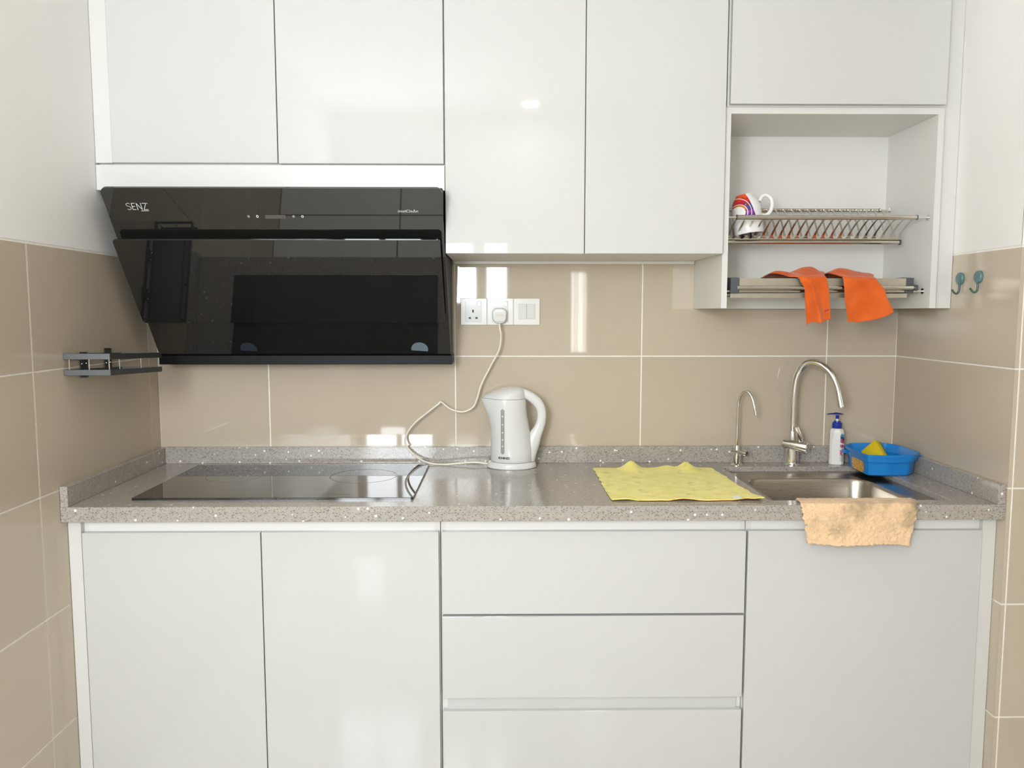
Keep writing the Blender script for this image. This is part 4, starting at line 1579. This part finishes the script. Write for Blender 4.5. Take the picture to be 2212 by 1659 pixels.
def bar(name, x0, x1, y0, y1, z0, z1, mat, parent=t):
    b = bmesh.new()
    vs = bbox(b, x0, x1, y0, y1, z0, z1, bev=0.0006)
    for v in b.verts:
        v.co.z += slope(v.co.y)
    return obj(name, b, mat, parent)


for z0, z1, nm in ((1.2455, 1.2605, 'upper'), (1.2050, 1.2195, 'lower')):
    bar('front_rail', 0.001, SXO, SYF, SYF + 0.0022, z0, z1, 'grey_alu')
    bar('side_rail', SXO - 0.0022, SXO, SYF + 0.0022, SYB, z0, z1, 'dark_alu')
    bar('end_rail', 0.001, SXO - 0.0022, SYB - 0.0022, SYB, z0, z1, 'grey_alu')
    bar('wall_rail', 0.001, 0.0032, SYF + 0.0022, SYB - 0.0022, z0, z1, 'dark_alu')
bar('shelf_plate', 0.0032, SXO - 0.0022, SYF + 0.0022, SYB - 0.0022, 1.2065, 1.2085, 'grey_alu')
for y in (-0.449, -0.322):
    br_ = bar('wall_bracket', 0.0035, 0.0050, y - 0.0185, y + 0.0185, 1.1960 if y < -0.4 else 1.2080, 1.2640 if y < -0.4 else 1.2740, 'dark_alu')
    for dy in (-0.011, 0.011):
        b = bmesh.new()
        lathe(b, [(0.0028, 0.0050), (0.0024, 0.0062)], (0, y + dy, 1.2330 + slope(y)), 10, axis='x')
        obj('screw', b, 'chrome', br_)
for x, y in ((0.012, SYF + 0.006), (0.062, SYF + 0.006), (SXO - 0.0055, SYF + 0.006), (SXO - 0.0055, -0.480), (SXO - 0.0055, -0.360), (SXO - 0.0055, SYB - 0.008)):
    b = bmesh.new()
    tube(b, [(x, y, 1.2085 + slope(y)), (x, y, 1.2480 + slope(y))], 0.0017, 10)
    obj('post', b, 'chrome', t, smooth=50)

# ================================================================== YELLOW CLOTH
t = thing('yellow_cloth', (1.59, -0.33, ZC), 'yellow microfibre cloth spread flat on the worktop beside the sink', 'cloth')


def ycl(u, v):
    x = lerp(lerp(1.3935, 1.3945, v), lerp(1.760, 1.7865, v ** 1.3), u)
    y = lerp(-0.127, -0.538, v) + 0.004 * math.sin(u * 17) * v * 0.6 + 0.003 * nz(u * 9, v * 9, 3)
    x += 0.004 * nz(v * 14, u, 4) + 0.005 * math.sin(v * 7) * (0.5 if u < 0.5 else 1) * abs(u - 0.5)
    b = max(0, 1 - v / 0.22)
    z = ZC + 0.0024
    z += b * b * (0.0225 * math.exp(-((u - 0.315) / 0.062) ** 2) + 0.019 * math.exp(-((u - 0.785) / 0.058) ** 2) + 0.008 * math.exp(-((u - 0.62) / 0.07) ** 2))
    z += 0.0022 * max(0, nz(u * 5 + 3, v * 5, 9)) + 0.0012 * max(0, nz(u * 14, v * 14, 5))
    f = max(0, (v - 0.93) / 0.07)
    z += f * (0.0035 * max(0, math.sin(u * 15 + 0.6)))
    if u > 0.93 and v > 0.85:
        z += 0.006 * (u - 0.93) / 0.07 * (v - 0.85) / 0.15
    return (x, y, z)


bm = bmesh.new()
sheet(bm, ycl, 90, 70)
bmesh.ops.recalc_face_normals(bm, faces=bm.faces)
o = obj('fabric', bm, 'yellow', t, smooth=80)
solid(o, 0.0022)
edge = [ycl(k / 60, 0) for k in range(61)] + [ycl(1, k / 60) for k in range(1, 61)] + [ycl(1 - k / 60, 1) for k in range(1, 61)] + [ycl(0, 1 - k / 60) for k in range(1, 61)]
bm = bmesh.new()
tube(bm, edge, 0.0019, 8)
obj('hem', bm, 'yellow', t, smooth=80)
bm = bmesh.new()
tube(bm, [Vector(ycl(0.18 + 0.8 * k / 40, 1)) + Vector((0, -0.0014, -0.0014)) for k in range(41)], 0.0010, 6)
obj('edge_stitching', bm, 'red_edge', t, smooth=80)
bm = bmesh.new()
a, b_ = Vector(ycl(0.808, 0.985)), Vector(ycl(0.862, 0.985))
off = Vector((0, 0, 0.0032))
bm.faces.new([bm.verts.new(p) for p in (a + off + Vector((0, -0.009, -0.001)), b_ + off + Vector((0, -0.009, -0.001)), b_ + off + Vector((0, 0.014, 0.001)), a + off + Vector((0, 0.014, 0.001)))])
obj('care_label', bm, 'label_white', t)

# ================================================================== BEIGE CLOTH OVER THE SINK EDGE
t = thing('beige_cloth', (2.01, -0.56, ZC), 'stained beige terry cloth draped over the worktop edge at the sink', 'cloth')


def bcl(u, v):
    # v 0: inside the sink edge; over the slab; down the front
    pth = [(0.0, -0.527, 0.866), (0.05, -0.530, 0.8765), (0.09, -0.537, 0.8815), (0.30, -0.572, 0.8825), (0.40, -0.588, 0.8805), (0.46, -0.5945, 0.868), (1.0, -0.6005, 0.7840)]
    for p, q in zip(pth, pth[1:]):
        if v <= q[0]:
            k = (v - p[0]) / (q[0] - p[0])
            y, z = lerp(p[1], q[1], k), lerp(p[2], q[2], k)
            break
    xl = curve1([(0, 1.876), (0.12, 1.874), (0.45, 1.868), (1, 1.8800)], v)
    xr = curve1([(0, 2.168), (0.12, 2.172), (0.30, 2.172), (0.45, 2.160), (1, 2.1400)], v)
    x = lerp(xl, xr, u)
    x += 0.003 * nz(v * 16, u * 3, 2) * (1 if 0.02 < u < 0.98 else 1.6)
    d = max(0, (v - 0.42) / 0.58)
    z -= d * (0.010 * u + 0.004 * math.sin(u * 6))
    z += 0.0022 * nz(u * 22, v * 16, 6) * (0.4 + d)
    y += d * (0.004 * math.sin(u * 7 + 1.0) - 0.004) + 0.0022 * nz(u * 30, v * 24, 11)
    return (x, y, z)


bm = bmesh.new()
sheet(bm, bcl, 150, 90)
rg = random.Random(3)
bmesh.ops.recalc_face_normals(bm, faces=bm.faces)
bm.normal_update()
for v in bm.verts:
    v.co += v.normal * rg.uniform(-0.0006, 0.0008)
    if v.is_boundary:
        v.co += Vector((rg.uniform(-0.0016, 0.0016), 0, rg.uniform(-0.0018, 0.0012)))
o = obj('fabric', bm, 'beige', t, smooth=80)
solid(o, 0.0040)
